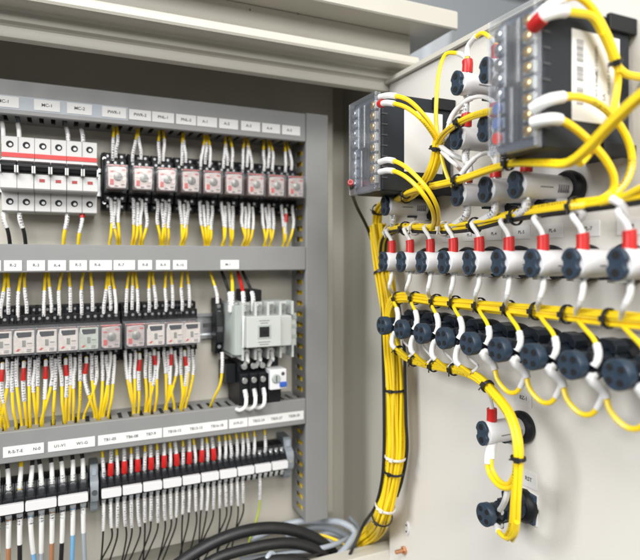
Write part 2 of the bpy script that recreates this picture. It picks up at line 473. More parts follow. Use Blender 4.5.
def rail(z, x0, x1, label):
    r = thing('mounting_rail', ((x0 + x1) / 2, .772, z), label, 'rail', 'steel mounting rails')
    MB().prism([(.7735, z - .0125), (.7735, z + .0125), (.7665, z + .0135), (.7665, z + .0175), (.7655, z + .0175), (.7655, z + .0125), (.7722, z + .0115), (.7722, z - .0115), (.7655, z - .0125), (.7655, z - .0175), (.7665, z - .0175), (.7665, z - .0135)],
               'x', x0, x1).build('channel', 'steel', r, .0002)
    b = MB()
    x = x0 + .008
    while x < x1 - .02: b.box(x, x + .012, .7716, .7721, z - .0028, z + .0028); x += .025
    b.build('slot', 'ink', r)['kind'] = 'stuff'


rail(Z1, XL, .305, 'zinc mounting rail behind the breakers and the upper row of relays')
rail(Z2, XL, .3045, 'zinc mounting rail behind the contactor and the lower row of relays')
rail(Z3, XL, .3045, 'zinc mounting rail behind the terminal blocks')

# ------------------------------------------------------------------ circuit breakers
def breaker(windows):
    t = thing('circuit_breaker', (0, .77, Z1)); w = .0166; z = Z1
    MB().prism([(.770, z - .0425), (.728, z - .0425), (.727, z - .0415), (.727, z - .0205), (.708, z - .0195), (.7065, z - .018), (.7065, z - .002), (.714, z - .001), (.714, z + .0145), (.7275, z + .0165), (.727, z + .0415), (.728, z + .0425), (.770, z + .0425)],
               'x', -w, w).build('housing', 'breaker', t, .0006)
    MB().box(-.00025, .00025, .7064, .7069, z - .0185, z - .002).box(-.00025, .00025, .7266, .7272, z + .0250, z + .0422).box(-.00025, .00025, .7266, .7272, z - .0422, z - .021).build('pole_gap', 'ink', t)
    MB().box(-w, w, .7264, .7272, z + .0190, z + .0240).build('stripe', 'red', t)
    for sx in (-.0083, .0083):
        for sz in (.0335, -.0315):
            s = MB().cyl((sx, .7268, z + sz), (sx, .7272, z + sz), .0038, n=24).build('screw_hole', 'hole', t)
            MB().cyl((sx + .0006, .7265, z + sz - .0006), (sx + .0006, .7269, z + sz - .0006), .0018, n=18).build('screw', 'steel_dark', s)
        MB().prism([(.716, z + .0005), (.7035, z + .0015), (.6985, z + .0045), (.6985, z + .0080), (.7025, z + .0105), (.716, z + .0140)], 'x', sx - .0080, sx + .0080).build('toggle', 'black', t, .0006)
        if windows:
            MB().box(sx - .0030, sx + .0026, .7062, .7066, z - .0105, z - .0070).build('status_window', 'red_dark', t)
    b = MB()
    for x in (-w + .0009, -.0012, .0012, w - .0009): b.box(x - .0009, x + .0009, .6975, .7142, z - .0022, z + .0060)
    b.build('toggle_guard', 'breaker', t, .0004)
    return t


p1, p2 = breaker(False), breaker(True)
for i, (x, pr) in enumerate([(-.0434, p1), (-.0099, p2), (.0236, p2)]):
    o = copy_tree(pr); o.location.x = x
    tag(o, ['white two-pole breaker with red stripe, leftmost, without red status windows', 'white two-pole breaker with red stripe, middle one of the three breakers',
            'white two-pole breaker with red stripe, right next to the relay sockets'][i], 'circuit breaker', 'white two-pole circuit breakers')
drop(p1); drop(p2)


# ------------------------------------------------------------------ relays
def relay(kind):
    t = thing('relay', (0, .77, 0))
    b = MB(); w = .0133
    b.prism([(.770, -.0355), (.748, -.0355), (.748, -.0265), (.738, -.0265), (.738, -.0170), (.734, -.0170), (.734, .0170), (.738, .0170), (.738, .0265), (.748, .0265), (.748, .0355), (.770, .0355)], 'x', -w, w)
    for sx in (-.0128, -.0043, .0043, .0120):
        b.box(sx, sx + .0009, .7345, .7380, .0175, .0262).box(sx, sx + .0009, .7345, .7380, -.0262, -.0175)
        b.box(sx, sx + .0009, .7440, .7480, .0270, .0352).box(sx, sx + .0009, .7440, .7480, -.0352, -.0270)
    b.build('socket', 'black', t, .0005)
    for sz in (.0218, -.0218, .0312, -.0312):
        yy = .738 if abs(sz) < .025 else .748
        for sx in (-.0080, .0004, .0084):
            MB().cyl((sx, yy - .0006, sz), (sx, yy + .001, sz), .0017, n=12).build('screw', 'steel_dark', t)
    cv = MB().box(-.0124, .0124, .7010, .7338, -.0150, .0150).build('cover', 'clear', t, .0012, 2)
    core = MB().box(-.0094, .0094, .7060, .7325, -.0128, .0110).build('coil', 'coil', t, .0008)
    if kind == 'pink':
        MB().prism([(-.0102, -.0110), (-.0070, -.0130), (.0098, -.0130), (.0104, -.0060), (.0104, .0112), (.0060, .0126), (-.0102, .0112)], 'y', .7035, .7050).build('face_plate', 'pinkface', t, .0008)
        MB().lathe([(0, .0050), (.0009, .0050), (.0016, .0038)], (.0008, .7035, .0002), (0, -1, 0), 20).build('indicator', 'indicator_grey', t)
        MB().box(.0000, .0018, .7019, .7024, -.0035, .0040).build('flag', 'coil', t)
        MB().box(-.0080, -.0040, .7029, .7034, -.0095, -.0030).build('red_mark', 'pale_red', t, .0006)
        for mx_, mz_ in ((-.0060, .0060), (.0068, .0085), (.0062, -.0090), (-.0010, -.0108)): MB().box(mx_ - .0020, mx_ + .0020, .7030, .7034, mz_ - .0007, mz_ + .0007).build('printing', 'pale_red' if mz_ > 0 else 'ink_soft', t)
        MB().box(-.0104, .0104, .7034, .7075, .0130, .0140).build('red_edge', 'pale_red', t)
    else:
        MB().prism([(-.0104, -.0130), (.0098, -.0130), (.0104, -.0105), (.0104, .0122), (-.0090, .0122), (-.0104, .0062)], 'y', .7036, .7050).build('face_plate', 'greenface' if kind == 'green' else 'creamface', t, .0008)
        MB().prism([(-.0056, .0046), (.0072, .0052), (.0076, .0104), (-.0070, .0104), (-.0074, .0084)], 'y', .7031, .7036).build('window', 'black', t, .0004)
        MB().box(-.0018, .0018, .7030, .7036, -.0056, .0016).build('slot', 'indicator_grey', t, .0003)
        for mx_, mz_ in ((.0052, -.0090), (.0048, -.0108), (.0056, -.0020)): MB().box(mx_ - .0024, mx_ + .0024, .7033, .7036, mz_ - .0005, mz_ + .0005).build('printing', 'ink_soft', t)
        MB().prism([(-.0078, -.0100), (-.0056, -.0104), (-.0034, -.0080), (-.0056, -.0074)], 'y', .7030, .7036).build('red_mark', 'pale_red', t)
        MB().prism([(-.0092, .0118), (-.0082, .0118), (-.0068, .0050), (-.0078, .0050)], 'y', .7030, .7034).build('clip', 'sleeve_plain', t)
    return t


protos = {k: relay(k) for k in ('pink', 'cream', 'green')}
R1X = [xy(p, .70) for p in (118, 144.5, 168.5, 192, 215.5, 237.5, 258.5, 278.5, 297.5)]
R1X = [R1X[0] + (R1X[-1] - R1X[0]) * i / 8 for i in range(9)]
R2P = [(1.5, 'cream'), (24, 'cream'), (46, 'cream'), (68, 'cream'), (89.5, 'green'), (111.5, 'pink'), (136.5, 'pink'), (157, 'cream'), (175.5, 'cream'), (193, 'cream')]
R2X = [xy(p, .70) for p, _ in R2P]
for i, x in enumerate(R1X):
    o = copy_tree(protos['pink']); o.location = (x, .77, Z1); o.rotation_euler.z = random.uniform(-.012, .012)
    tag(o, 'clear cased relay with pinkish face, %s of nine in the upper row' % ORD[i], 'relay', 'relays in the upper row')
for i, (x, (p, k)) in enumerate(zip(R2X, R2P)):
    o = copy_tree(protos[k]); o.location = (x, .77, Z2); o.rotation_euler.z = random.uniform(-.012, .012)
    look = {'pink': 'pinkish face', 'cream': 'dark window over cream core', 'green': 'dark window over greenish core'}[k]
    tag(o, 'clear relay with %s, %s of ten in the lower row' % (look, ORD[i]), 'relay', 'relays in the lower row')
for p in protos.values(): drop(p)

# black spacer block between the breakers and the first relay
sp = thing('socket_clamp', (xy(104, .75), .77, Z1), 'narrow black end clamp between the breakers and the first relay', 'end clamp')
MB().prism([(.77, Z1 - .035), (.748, Z1 - .035), (.742, Z1 - .02), (.742, Z1 + .02), (.748, Z1 + .035), (.77, Z1 + .035)], 'x', xy(104, .75) - .003, xy(104, .75) + .003).build('body', 'black', sp, .0005)
for s_ in (-.027, .027): MB().cyl((xy(104, .75), .7435, Z1 + s_), (xy(104, .75), .75, Z1 + s_), .0021).build('screw', 'steel', sp)

# ------------------------------------------------------------------ wires at the relays
SL, SLP = ('sleeve', 'marker_sleeve'), ('sleeve_plain', 'sleeve')


def relay_wires(row, idx, x, offs, up, reds=(), n_txt=''):
    z = Z1 if row == 0 else Z2
    rowname = 'upper' if row == 0 else 'lower'
    k = len(offs)
    for j, off in enumerate(offs):
        place = ['only', 'left', 'right'][0 if k == 1 else 1 if j == 0 else 2] if k <= 2 else ORD[j] + ' from left'
        jx = random.uniform(-.0022, .0022)
        if up:
            ztop = DZ[row][0] - (0 if row else -.002)
            zt = z + (.027 if row == 0 else .0275) + (.004 if j % 2 else 0)
            pts = [(x + off * .35 + random.uniform(-.003, .003), .747, ztop + .012), (x + off * .55 + jx, .742, ztop - .002), (x + off * .9 + jx, .737, (ztop + zt) / 2), (x + off, .7355, zt + .006), (x + off, .7375, zt - .003)]
            sl = [(-.029 if row == 0 else -.030, 0, .0021, *SL)]
            lab = 'yellow wire with white sleeve rising from %s relay, %s row, %s' % (ORD[idx], rowname, 'only one' if k == 1 else place + ' one' if k <= 2 else place)
            wire('yellow_wire', pts, random.choice(('yellow', 'yellow_b', 'yellow_d')), lab, 'yellow wires above the %s relays' % rowname, .0017, sl)
        else:
            zb = DZ[1 if row == 0 else 2][1]
            zt = z - .0255 - (.004 if j % 2 else 0)
            spread = random.uniform(-.009, .009) - off * .15 if row else random.uniform(-.0045, .0045)
            pts = [(x + off, .7375, zt + .003), (x + off, .7345, zt - .006), (x + off * .95 + jx, .733, zt - .022), (x + off * .7 + spread * .5, .734, (zt - .022) * .4 + zb * .6), (x + off * .55 + spread, .742, zb + .002), (x + off * .5 + spread, .750, zb - .014)]
            if j in reds:
                sl = [(.0085, .021 + random.uniform(-.003, .002), .0027, 'red', 'insulating_cap'), (.019, .046 if row else .036, .0024, *SL), (.001, .0088, .0022, *SLP)]
            else:
                sl = [(0, (.034 if row else .031) + random.uniform(-.002, .003), .0022, *SL)]
            wire('yellow_wire', pts, random.choice(('yellow', 'yellow', 'yellow_b', 'yellow_c', 'yellow_d')), 'yellow wire with %s hanging below %s relay, %s row, %s' % (
                'red cap' if j in reds else 'white sleeve', ORD[idx], rowname, 'only one' if k == 1 else place + ' one' if k <= 2 else place), 'yellow wires below the %s relays' % rowname, .0017, sl)


U1 = [(-.003, .001), (-.008, .002), (-.004, .001), (-.004, .001), (-.008, -.002, .004), (-.006, -.0005, .0055), (-.008, -.002, .0045), (-.006, .000, .006), (-.003, .006)]
D1 = [(-.0050, -.0005, .004), (-.007, -.002, .003, .0075), (-.006, -.001, .0040, .0082), (-.007, -.0015, .0035), (-.0095, -.0045, .001, .007), (-.009, -.004, .001, .0065), (-.0095, -.0045, .0005, .0058), (-.0095, -.004, .001, .0065), (-.009, -.003, .007)]
for i, x in enumerate(R1X):
    relay_wires(0, i, x, U1[i], True)
    relay_wires(0, i, x, D1[i], False, reds=(1,) if i == 8 else ())
U2 = [(-.004, .004), (-.008, .001), (-.003, .005), (-.009, .003), (-.007, .005), (-.006, .002, .008), (-.008, -.001, .006), (-.004, .004), (-.005, .003), (-.006, .003)]
D2 = [(-.009, -.002, .003, .008), (-.0095, -.002, .004, .0095), (-.009, -.001, .005, .0095), (-.009, -.002, .003, .008), (-.009, -.002, .004, .009), (-.008, -.003, .0015, .006), (-.009, -.003, .003, .008), (-.008, -.003, .002, .007), (-.008, -.003, .001, .006), (-.008, -.003, .002, .007)]
RD2 = [(1,), (1,), (1,), (1,), (1,), (), (3,), (2,), (2,), (1,)]
for i, x in enumerate(R2X):
    relay_wires(1, i, x, U2[i], True)
    relay_wires(1, i, x, D2[i], False, reds=RD2[i])

# wires of the breakers
for i, (px, c) in enumerate([(2, 'greycable'), (18, 'greycable'), (67, 'contactor2'), (82, 'contactor2')]):
    x = xy(px, .735)
    wire('breaker_lead', [(x - .002, .75, .172), (x - .001, .742, .158), (x + .001, .735, .146), (x + .0015, .734, .130)], c,
         ['grey sleeved lead above the leftmost breaker, left one', 'grey sleeved lead above the leftmost breaker, right one', 'pale lead with printed sleeve above the right breaker, left one', 'pale lead with printed sleeve above the right breaker, right one'][i],
         'leads above the breakers', .0022, [(-.027, 0, .0025, *(SL if i > 1 else SLP))])
for i, (px, c, redc) in enumerate([(4, 'black2', 0), (20, 'black2', 0), (67, 'yellow', 0), (82, 'yellow', 1)]):
    x = xy(px, .735)
    sl = [(.0, .026, .0026, *SL)]
    if redc: sl = [(.0, .012, .0032, 'red', 'insulating_cap'), (.012, .03, .0024, *SL)]
    wire('breaker_lead', [(x, .735, .060), (x, .733, .045), (x + .004, .736, .030), (x + .006, .748, .008)] if i < 2 else [(x, .735, .060), (x, .733, .045), (x - .003, .736, .028), (x - .004, .748, .008)], c,
         ['black lead with white sleeve below the leftmost breaker, left one', 'black lead with white sleeve below the leftmost breaker, right one', 'yellow lead with white sleeve below the right breaker', 'yellow lead with red cap below the right breaker'][i],
         'leads below the breakers', .0021, sl)

# ------------------------------------------------------------------ contactor and overload relay
cz = -.0948
co = thing('contactor', (.24, .77, cz), 'pale grey contactor with black square window in its raised face', 'contactor')
MB().prism([(.2015, .770), (.2015, .705), (.2035, .7005), (.2125, .7005), (.2155, .7085), (.2155, .7700)], 'z', cz - .030, cz + .034).build('left_cheek', 'contactor2', co, .0008)
b = MB().box(.2045, .2845, .722, .772, cz - .036, cz + .036)
for i in range(5):
    x = .2135 + i * .01715
    b.box(x - .0016, x + .0016, .700, .724, cz + .019, cz + .0375)
    b.box(x - .0016, x + .0016, .700, .724, cz - .0375, cz - .019)
b.build('body', 'contactor', co, .0007)
MB().box(.2150, .2765, .690, .7225, cz - .0200, cz + .0195).build('arc_cover', 'contactor', co, .0012)
fp = MB().box(.2120, .2580, .6800, .6905, cz - .0180, cz + .0210).build('face_plate', 'contactor', co, .001)
MB().box(.2262, .2438, .6794, .6800, cz - .0075, cz + .0100).build('window_frame', 'contactor2', fp, .0002)
MB().box(.2285, .2415, .6789, .6796, cz - .0052, cz + .0077).build('window', 'hole', fp)
b = MB().box(.232, .238, .6786, .6789, cz - .001, cz + .003); b.build('plunger', 'black', fp, .0004)
for zz, w_ in ((.0155, .014), (.0125, .010), (-.0115, .016), (-.0145, .012)):
    MB().box(.235 - w_ / 2, .235 + w_ / 2, .67975, .6800, cz + zz - .0006, cz + zz + .0004).build('printing', 'ink_soft', fp)
for i in range(4):
    x = .2221 + i * .01715
    for s in (1, -1):
        MB().cyl((x, .7125, cz + s * .0290), (x, .7222, cz + s * .0290), .0048, n=18).build('terminal_screw', 'steel', co, .0004)
MB().prism([(.2845, .770), (.2845, .712), (.2915, .712), (.2935, .715), (.2935, .770)], 'z', cz - .024, cz + .020).build('side_contact', 'contactor', co, .0008)
for zz in (.012, 0, -.014): MB().box(.2858, .2922, .7112, .7121, cz + zz, cz + zz + .005).build('slot', 'contactor2', co)
ax = thing('auxiliary_contact', (.20, .77, cz), 'black auxiliary contact block clipped to left side of contactor', 'contact block')
b = MB().prism([(.770, cz - .034), (.750, cz - .034), (.746, cz - .022), (.742, cz - .018), (.742, cz + .020), (.746, cz + .026), (.750, cz + .040), (.770, cz + .040)], 'x', .1890, .1985)
b.build('body', 'black', ax, .0008)
for zz in (.030, .022, -.024): MB().cyl((.1937, .744 if abs(zz) < .028 else .7465, cz + zz), (.1937, .753, cz + zz), .0025).build('screw', 'steel', ax)
MB().box(.1900, .1975, .7405, .7425, cz - .004, cz + .003).build('clip', 'ink', ax)
MB().box(.2230, .2480, .728, .765, cz + .0365, cz + .052).build('suppressor', 'black', ax, .001)

oz = -.160
ov = thing('overload_relay', (.23, .76, oz), 'black overload relay below the contactor with white dial and blue button panel', 'overload relay')
MB().prism([(.768, oz - .036), (.718, oz - .036), (.712, oz - .030), (.712, oz + .008), (.722, oz + .012), (.722, oz + .0285), (.768, oz + .0285)], 'x', .2125, .2700).build('body', 'black', ov, .001)
MB().box(.1990, .2120, .728, .768, oz - .006, oz + .020).build('side_block', 'black', ov, .001)
for i in range(3):
    x = .2185 + i * .0125
    MB().cyl((x, .7085, oz + .000), (x, .7125, oz + .000), .0040, n=18).build('screw', 'steel', ov, .0004)
    MB().cyl((x, .7110, oz + .018), (x, .7225, oz + .018), .0040, n=18).build('screw', 'steel', ov, .0004)
    MB().box(x + .0055, x + .0068, .704, .7125, oz - .030, oz + .008).build('barrier', 'black', ov)
pn = MB().box(.2495, .2725, .698, .735, oz - .013, oz + .0135).build('setting_panel', 'white', ov, .0012)
MB().lathe([(0, .0058), (.002, .0058), (.003, .0048)], (.2572, .698, oz + .002), (0, -1, 0)).build('dial', 'contactor2', pn)
MB().box(.2565, .2578, .6944, .6952, oz - .002, oz + .006).build('pointer', 'ink', pn)
MB().cyl((.2672, .6974, oz + .0075), (.2672, .699, oz + .0075), .0024).build('test_hole', 'ink', pn)
MB().box(.2622, .2715, .6945, .6985, oz - .0095, oz - .003).build('reset_button', 'blue', pn, .001)
b = MB()
for i in range(3):
    x = .2185 + i * .0125
    wire('motor_lead', [(x, .709, oz - .012), (x, .703, oz - .022), (x - .002, .7015, oz - .032), (x - .007, .706, oz - .0365), (x - .010, .722, oz - .038), (x - .012, .740, oz - .045)], 'sleeve_plain',
         'short thick white lead bending under the overload relay, %s of three' % ORD[i], 'white leads under the overload relay', .0026, [(0, .010, .0031, 'sleeve', 'marker_sleeve')])
for i, (dx, c) in enumerate([(.0095, 'sleeve_plain'), (.0265, 'sleeve_plain'), (.0438, 'sleeve_plain')]):
    x = .2126 + dx
    wire('connecting_lead', [(x, .712, cz - .030), (x - .002, .703, cz - .040), (x - .001, .706, oz + .028), (x - .003, .716, oz + .016)], c,
         'short white lead joining contactor to overload relay, %s of three' % ORD[i], 'white leads under the contactor', .0028)
for i, (px0, px1, c, dz) in enumerate([(210, 217, 'yellow', 0), (222, 229.5, 'black2', 1), (231, 242.5, 'yellow', 1), (238, 243, 'red', 1), (243, 252.5, 'black2', 1)]):
    x0, x1 = xy(px0, .735), xy(px1, .715)
    ez = -.052 if i == 0 else -.064
    if i == 2: x1 = xy(232, .715)
    wire('contactor_lead', [(x0, .748, -.004), (x0 + .001, .740, -.018), ((x0 + x1) / 2 + .002, .728, -.035), (x1, .7135, -.050), (x1, .713, ez - .006)], c,
         ['yellow lead with white sleeve entering contactor at far left', 'black lead with white sleeve entering contactor, left of the other black', 'yellow lead beside the black leads above contactor',
          'red lead between the black leads above contactor', 'black lead with white sleeve entering contactor at right'][i], 'leads above the contactor', .0022 if i else .0016,
         [(-.026, 0, .0030 if i else .0022, *SL)])
x0 = xy(217, .71)
wire('contactor_lead', [(x0 + .004, .700, cz - .024), (x0 + .004, .699, cz - .040), (x0 + .003, .705, cz - .065), (x0 - .001, .720, cz - .085), (x0 - .002, .742, -.200)], 'yellow', 'yellow lead with white sleeve hanging below left edge of contactor', 'leads below the contactor', .0017, [(0, .026, .0022, *SL)])
wire('contactor_lead', [(.214, .700, cz + .020), (.213, .697, cz + .000), (.2135, .699, cz - .020)], 'sleeve_plain', 'white jumper lead down left cheek of contactor', 'leads below the contactor', .0018)


# ------------------------------------------------------------------ terminal blocks
def terminal(w, big):
    t = thing('terminal_block', (0, .77, 0)); h = w / 2 - .0002
    MB().prism([(.769, -.0205), (.752, -.0225), (.740, -.0215), (.738, -.0165), (.7320, -.0105), (.7245, -.0085), (.7245, .0085), (.7320, .0105), (.738, .0165), (.740, .0215), (.752, .0225), (.769, .0205)], 'x', -h, h).build('body', 'black', t, .0004)
    for s in (1, -1):
        MB().cyl((0, .7322, s * .0128), (0, .7385, s * .0140), .0034 if big else .0024, n=14).build('screw', 'steel', t)
        MB().box(-h * .62, h * .62, .7345, .7400, s * .0172 - .0020, s * .0172 + .0020).build('clamp', 'steel', t, .0003)
    return t


tb, ts = terminal(.0112, True), terminal(.00797, False)
BX = [xy(101, .72) - .0135 - .0112 * (9.5 - k) for k in range(-3, 10)]
X0, X1 = xy(101, .7185), xy(288.5, .7185)
pitch = (X1 - X0) / 30
SX = [X0 + pitch * (k + .5) for k in range(30)]
for k, x in enumerate(BX):
    o = copy_tree(tb); o.location = (x, .77, Z3)
    tag(o, 'large black terminal block left of the grey clamp, %s counting leftward from it' % ORD[len(BX) - 1 - k], 'terminal block', 'large black terminal blocks')
for k, x in enumerate(SX):
    o = copy_tree(ts); o.location = (x, .77, Z3)
    tag(o, 'narrow black terminal block in the bottom row, %s right of the grey clamp' % ORD[k], 'terminal block', 'narrow black terminal blocks')
drop(tb); drop(ts)


def strip(x0, x1, i, big):
    a, b_, c = x0 + .0007, x1 - .0007, .0016
    o = MB().prism([(a + c, Z3 - .0052), (b_ - c, Z3 - .0052), (b_ - c * .3, Z3 - .0049), (b_, Z3 - .0038), (b_, Z3 + .0038), (b_ - c * .3, Z3 + .0049), (b_ - c, Z3 + .0052), (a + c, Z3 + .0052), (a + c * .3, Z3 + .0049), (a, Z3 + .0038), (a, Z3 - .0038), (a + c * .3, Z3 - .0049)],
                   'y', .7182, .7243).build('marker_strip', 'white', None, .0005, loc=((x0 + x1) / 2, .72, Z3))
    tag(o, ('blank white marker strip on the large terminal blocks, %s from the grey clamp' if big else 'blank white marker strip on the narrow terminal blocks, %s from the grey clamp') % ORD[i], 'marker strip', 'white marker strips')


for i in range(4): strip(BX[-1 - 3 * i] - .0112 * 2.5, BX[-1 - 3 * i] + .0056, i, True)
for i in range(10): strip(X0 + pitch * 3 * i, X0 + pitch * 3 * (i + 1), i, False)


def end_clamp(x, label, w=.0095):
    t = thing('end_clamp', (x, .77, Z3), label, 'end clamp', 'grey rail end clamps')
    MB().prism([(.770, Z3 - .029), (.745, Z3 - .029), (.741, Z3 - .024), (.741, Z3 - .016), (.732, Z3 - .012), (.730, Z3 - .006), (.730, Z3 + .006), (.732, Z3 + .012), (.741, Z3 + .016), (.741, Z3 + .024), (.745, Z3 + .029), (.770, Z3 + .029)], 'x', x - w / 2, x + w / 2).build('body', 'grey_stop', t, .0008)
    MB().cyl((x, .7285, Z3), (x, .7305, Z3), .0032, n=16).build('screw', 'steel', t)
    MB().box(x - w * .3, x + w * .3, .7395, .7412, Z3 + .017, Z3 + .026).build('grip', 'greycable', t, .0004)


end_clamp(X0 - .0066, 'grey rail clamp between the large and the narrow terminal blocks')
end_clamp(X1 + .0075, 'grey rail clamp at right end of the terminal blocks', .011)

# wires at the large terminals
LOWC = ['grey', 'brown', 'black', 'blue', 'grey', 'brown', 'black', 'blue', 'grey', 'brown', 'black', 'blue', 'grey']
LM = {'grey': 'greycable', 'brown': 'brown', 'black': 'black2', 'blue': 'skyblue'}
for k, x in enumerate(BX):
    o_ = ORD[len(BX) - 1 - k]
    up = 'yellow_b' if k == 6 else 'black2'
    dx = random.uniform(-.003, .003)
    wire('terminal_lead', [(x - .002 + dx, .752, -.216), (x - .001 + dx, .744, -.232), (x + dx * .5, .737, -.245), (x, .7335, -.262), (x, .7345, -.268)], up,
         '%s lead with white sleeve entering from above the large terminal %s leftward from clamp' % ('yellow' if k == 6 else 'black', o_), 'leads above the large terminals', .0023, [(-.0270, -.004, .0026, *SLP), (-.012, -.004, .0028, *SL)])
    c = LOWC[k]; dx = random.uniform(-.003, .006); ln = random.uniform(.030, .048)
    wire('terminal_lead', [(x, .7360, -.2975), (x, .7335, -.306), (x + dx * .3, .735, -.335), (x + dx, .741, -.37), (x + dx * 2.5, .748, -.42), (x + dx * 4, .755, -.468)], LM[c],
         '%s lead with white sleeve leaving below the large terminal %s leftward from clamp' % (c, o_), 'leads below the large terminals', .0025, [(.003, ln, .0028, *SLP), (.003, .010, .0030, *SL)])
# wires at the narrow terminals
for k, x in enumerate(SX):
    if k < 25 or k == 26:
        red = k < 18 and k % 2 == 1
        dx = random.uniform(-.0022, .0022)
        sl = [(-.0170, -.0030, .0036, 'red', 'insulating_cap'), (-.034, -.0165, .0024, *SL)] if red else [(-.0245, -.002, .0022, *SL)]
        lab = ('white sleeved wire with red cap entering the narrow terminal %s right of the clamp' if red else 'yellow wire with white sleeve entering the narrow terminal %s right of the clamp') % ORD[k]
        wire('terminal_wire', [(x + dx * 1.5, .752, -.216), (x + dx, .744, -.230), (x + dx * .6, .737, -.243), (x, .733, -.260), (x, .7355, -.267)], 'sleeve_plain' if red else 'yellow', lab, 'wires above the narrow terminals', .0016, sl)
    if k < 23 or k == 25:
        lean = random.uniform(-.002, .004)
        xe = x - .018 + random.uniform(-.012, .010) if k % 3 else x + random.uniform(-.01, .004)
        green = k == 25
        wire('terminal_wire', [(x, .7365, -.2975), (x, .7335, -.305), (x + lean * .3, .735, -.325), (x + lean, .740, -.345), (x * .6 + xe * .4 + lean, .745, -.372), (xe, .752, -.41), (xe - .006, .762, -.455)], 'greygreen' if green else 'black2',
             ('%s with white sleeve leaving below the narrow terminal %s right of the clamp' % ('green yellow wire' if green else 'thin black wire', ORD[k])), 'wires below the narrow terminals', .0011 if not green else .0014,
             [(0, .034 + random.uniform(-.003, .005), .0022, *SL)])

# ------------------------------------------------------------------ cables on the cabinet floor
def cable(px, m, r, label, group='cables on the cabinet floor'):
    wire('cable', [at_y(a, b_, y_) for a, b_, y_ in px], m, label, group, r, cat='cable', step=.006, n=16)


cable([(120, 640, .70), (160, 580, .70), (187, 558, .70), (221, 539, .70), (256, 529, .70), (287, 529, .70), (316, 539, .70), (336, 557, .70), (352, 590, .70), (356, 640, .71)], 'black2', .0076, 'thick black cable arching highest across the cabinet floor')
cable([(150, 640, .685), (178, 590, .685), (212, 561, .685), (256, 547, .685), (287, 543, .685), (310, 547, .685), (328, 560, .685), (342, 590, .68), (346, 640, .69)], 'black2', .0068, 'thick black cable just below the highest black cable')
cable([(190, 620, .66), (222, 582, .66), (262, 563, .66), (290, 560, .66), (312, 568, .66), (326, 590, .66), (330, 640, .67)], 'black2', .0066, 'thick black cable lowest and nearest across the cabinet floor')
cable([(250, 540, .755), (292, 523, .75), (322, 521, .735), (345, 524, .70), (355, 532, .69), (348, 545, .68), (334, 562, .67), (318, 590, .665), (300, 640, .67)], 'greycable', .0046, 'light grey cable looping back toward the front of the floor')
cable([(300, 545, .76), (330, 533, .75), (352, 541, .73), (366, 549, .71), (378, 562, .70), (390, 600, .70)], 'greycable', .0046, 'light grey cable passing under the yellow bundle to the right')
cable([(285, 536, .765), (318, 527, .755), (340, 532, .735), (358, 546, .70), (372, 570, .68), (380, 610, .68)], 'greycable', .0040, 'light grey cable tucked behind the looping grey cable')
cable([(305, 548, .75), (330, 541, .735), (350, 546, .71), (362, 556, .69), (372, 580, .67), (378, 620, .67)], 'greycable', .0042, 'light grey cable lowest of those beside the yellow bundle foot')
cable([(240, 560, .70), (290, 552, .69), (322, 548, .685), (345, 540, .70), (358, 528, .74), (350, 518, .765)], 'greycable', .0034, 'light grey cable curling up toward the back of the floor')
cable([(222, 640, .665), (255, 590, .66), (268, 556, .66), (272, 553, .665), (285, 575, .66), (290, 640, .66)], 'greycable', .0030, 'grey cable poking up between the black cables')
cable([(262, 566, .665), (285, 556, .665), (310, 556, .67), (335, 549, .70)], 'black2', .0022, 'thin black cord lying over the thick black cables')
cable([(299, 541, .72), (316, 535, .71), (331, 538, .70), (350, 548, .69)], 'yellow_b', .0020, 'loose yellow wire among the floor cables')


# ------------------------------------------------------------------ devices on the door
def lamp():
    t = thing('indicator_lamp', (0, 0, 0))
    MB().lathe([(0, .0150), (-.004, .0158), (-.006, .0158), (-.0095, .0140), (-.010, .0115)], (0, 0, 0), (1, 0, 0), 32).build('collar', 'black', t)
    MB().lathe([(-.008, .0096), (-.016, .0101), (-.017, .0106), (-.0608, .0106), (-.0618, .0100)], (0, 0, 0), (1, 0, 0), 36).box(-.022, -.006, -.0040, .0040, -.0150, -.0090).build('body', 'white', t, .0004)
    for i in range(5):
        MB().box(-.027 + i * .0026, -.0257 + i * .0026, -.0109, -.0080, -.0055, .0010).build('vent_slot', 'ink_soft', t)
    MB().box(-.0470, -.0330, -.01066, -.0100, -.0022, -.0012).build('printing', 'ink_soft', t)
    out = []
    for i in range(40):
        a = 2 * math.pi * i / 40
        r = .0115
        if abs(math.sin(a)) < .30: r = .0085                                   # side notches, towards +-y
        out.append((r * math.cos(a) * .70, r * math.sin(a)))
    cap = MB().prism(out, 'x', -.0660, -.0618).build('cap', 'slate', t, .0007)
    for s in (1, -1):
        MB().cyl((-.0664, 0, s * .0060), (-.0655, 0, s * .0060), .0029, n=18).build('hole', 'hole', cap)
        MB().cyl((-.0520, 0, s * .0095), (-.0520, 0, s * .0118), .0036, n=14).build('terminal', 'steel', t)
    MB().box(-.0330, -.0080, -.0022, .0022, -.0126, -.0098).build('clip', 'slate', t, .0005)
    return t


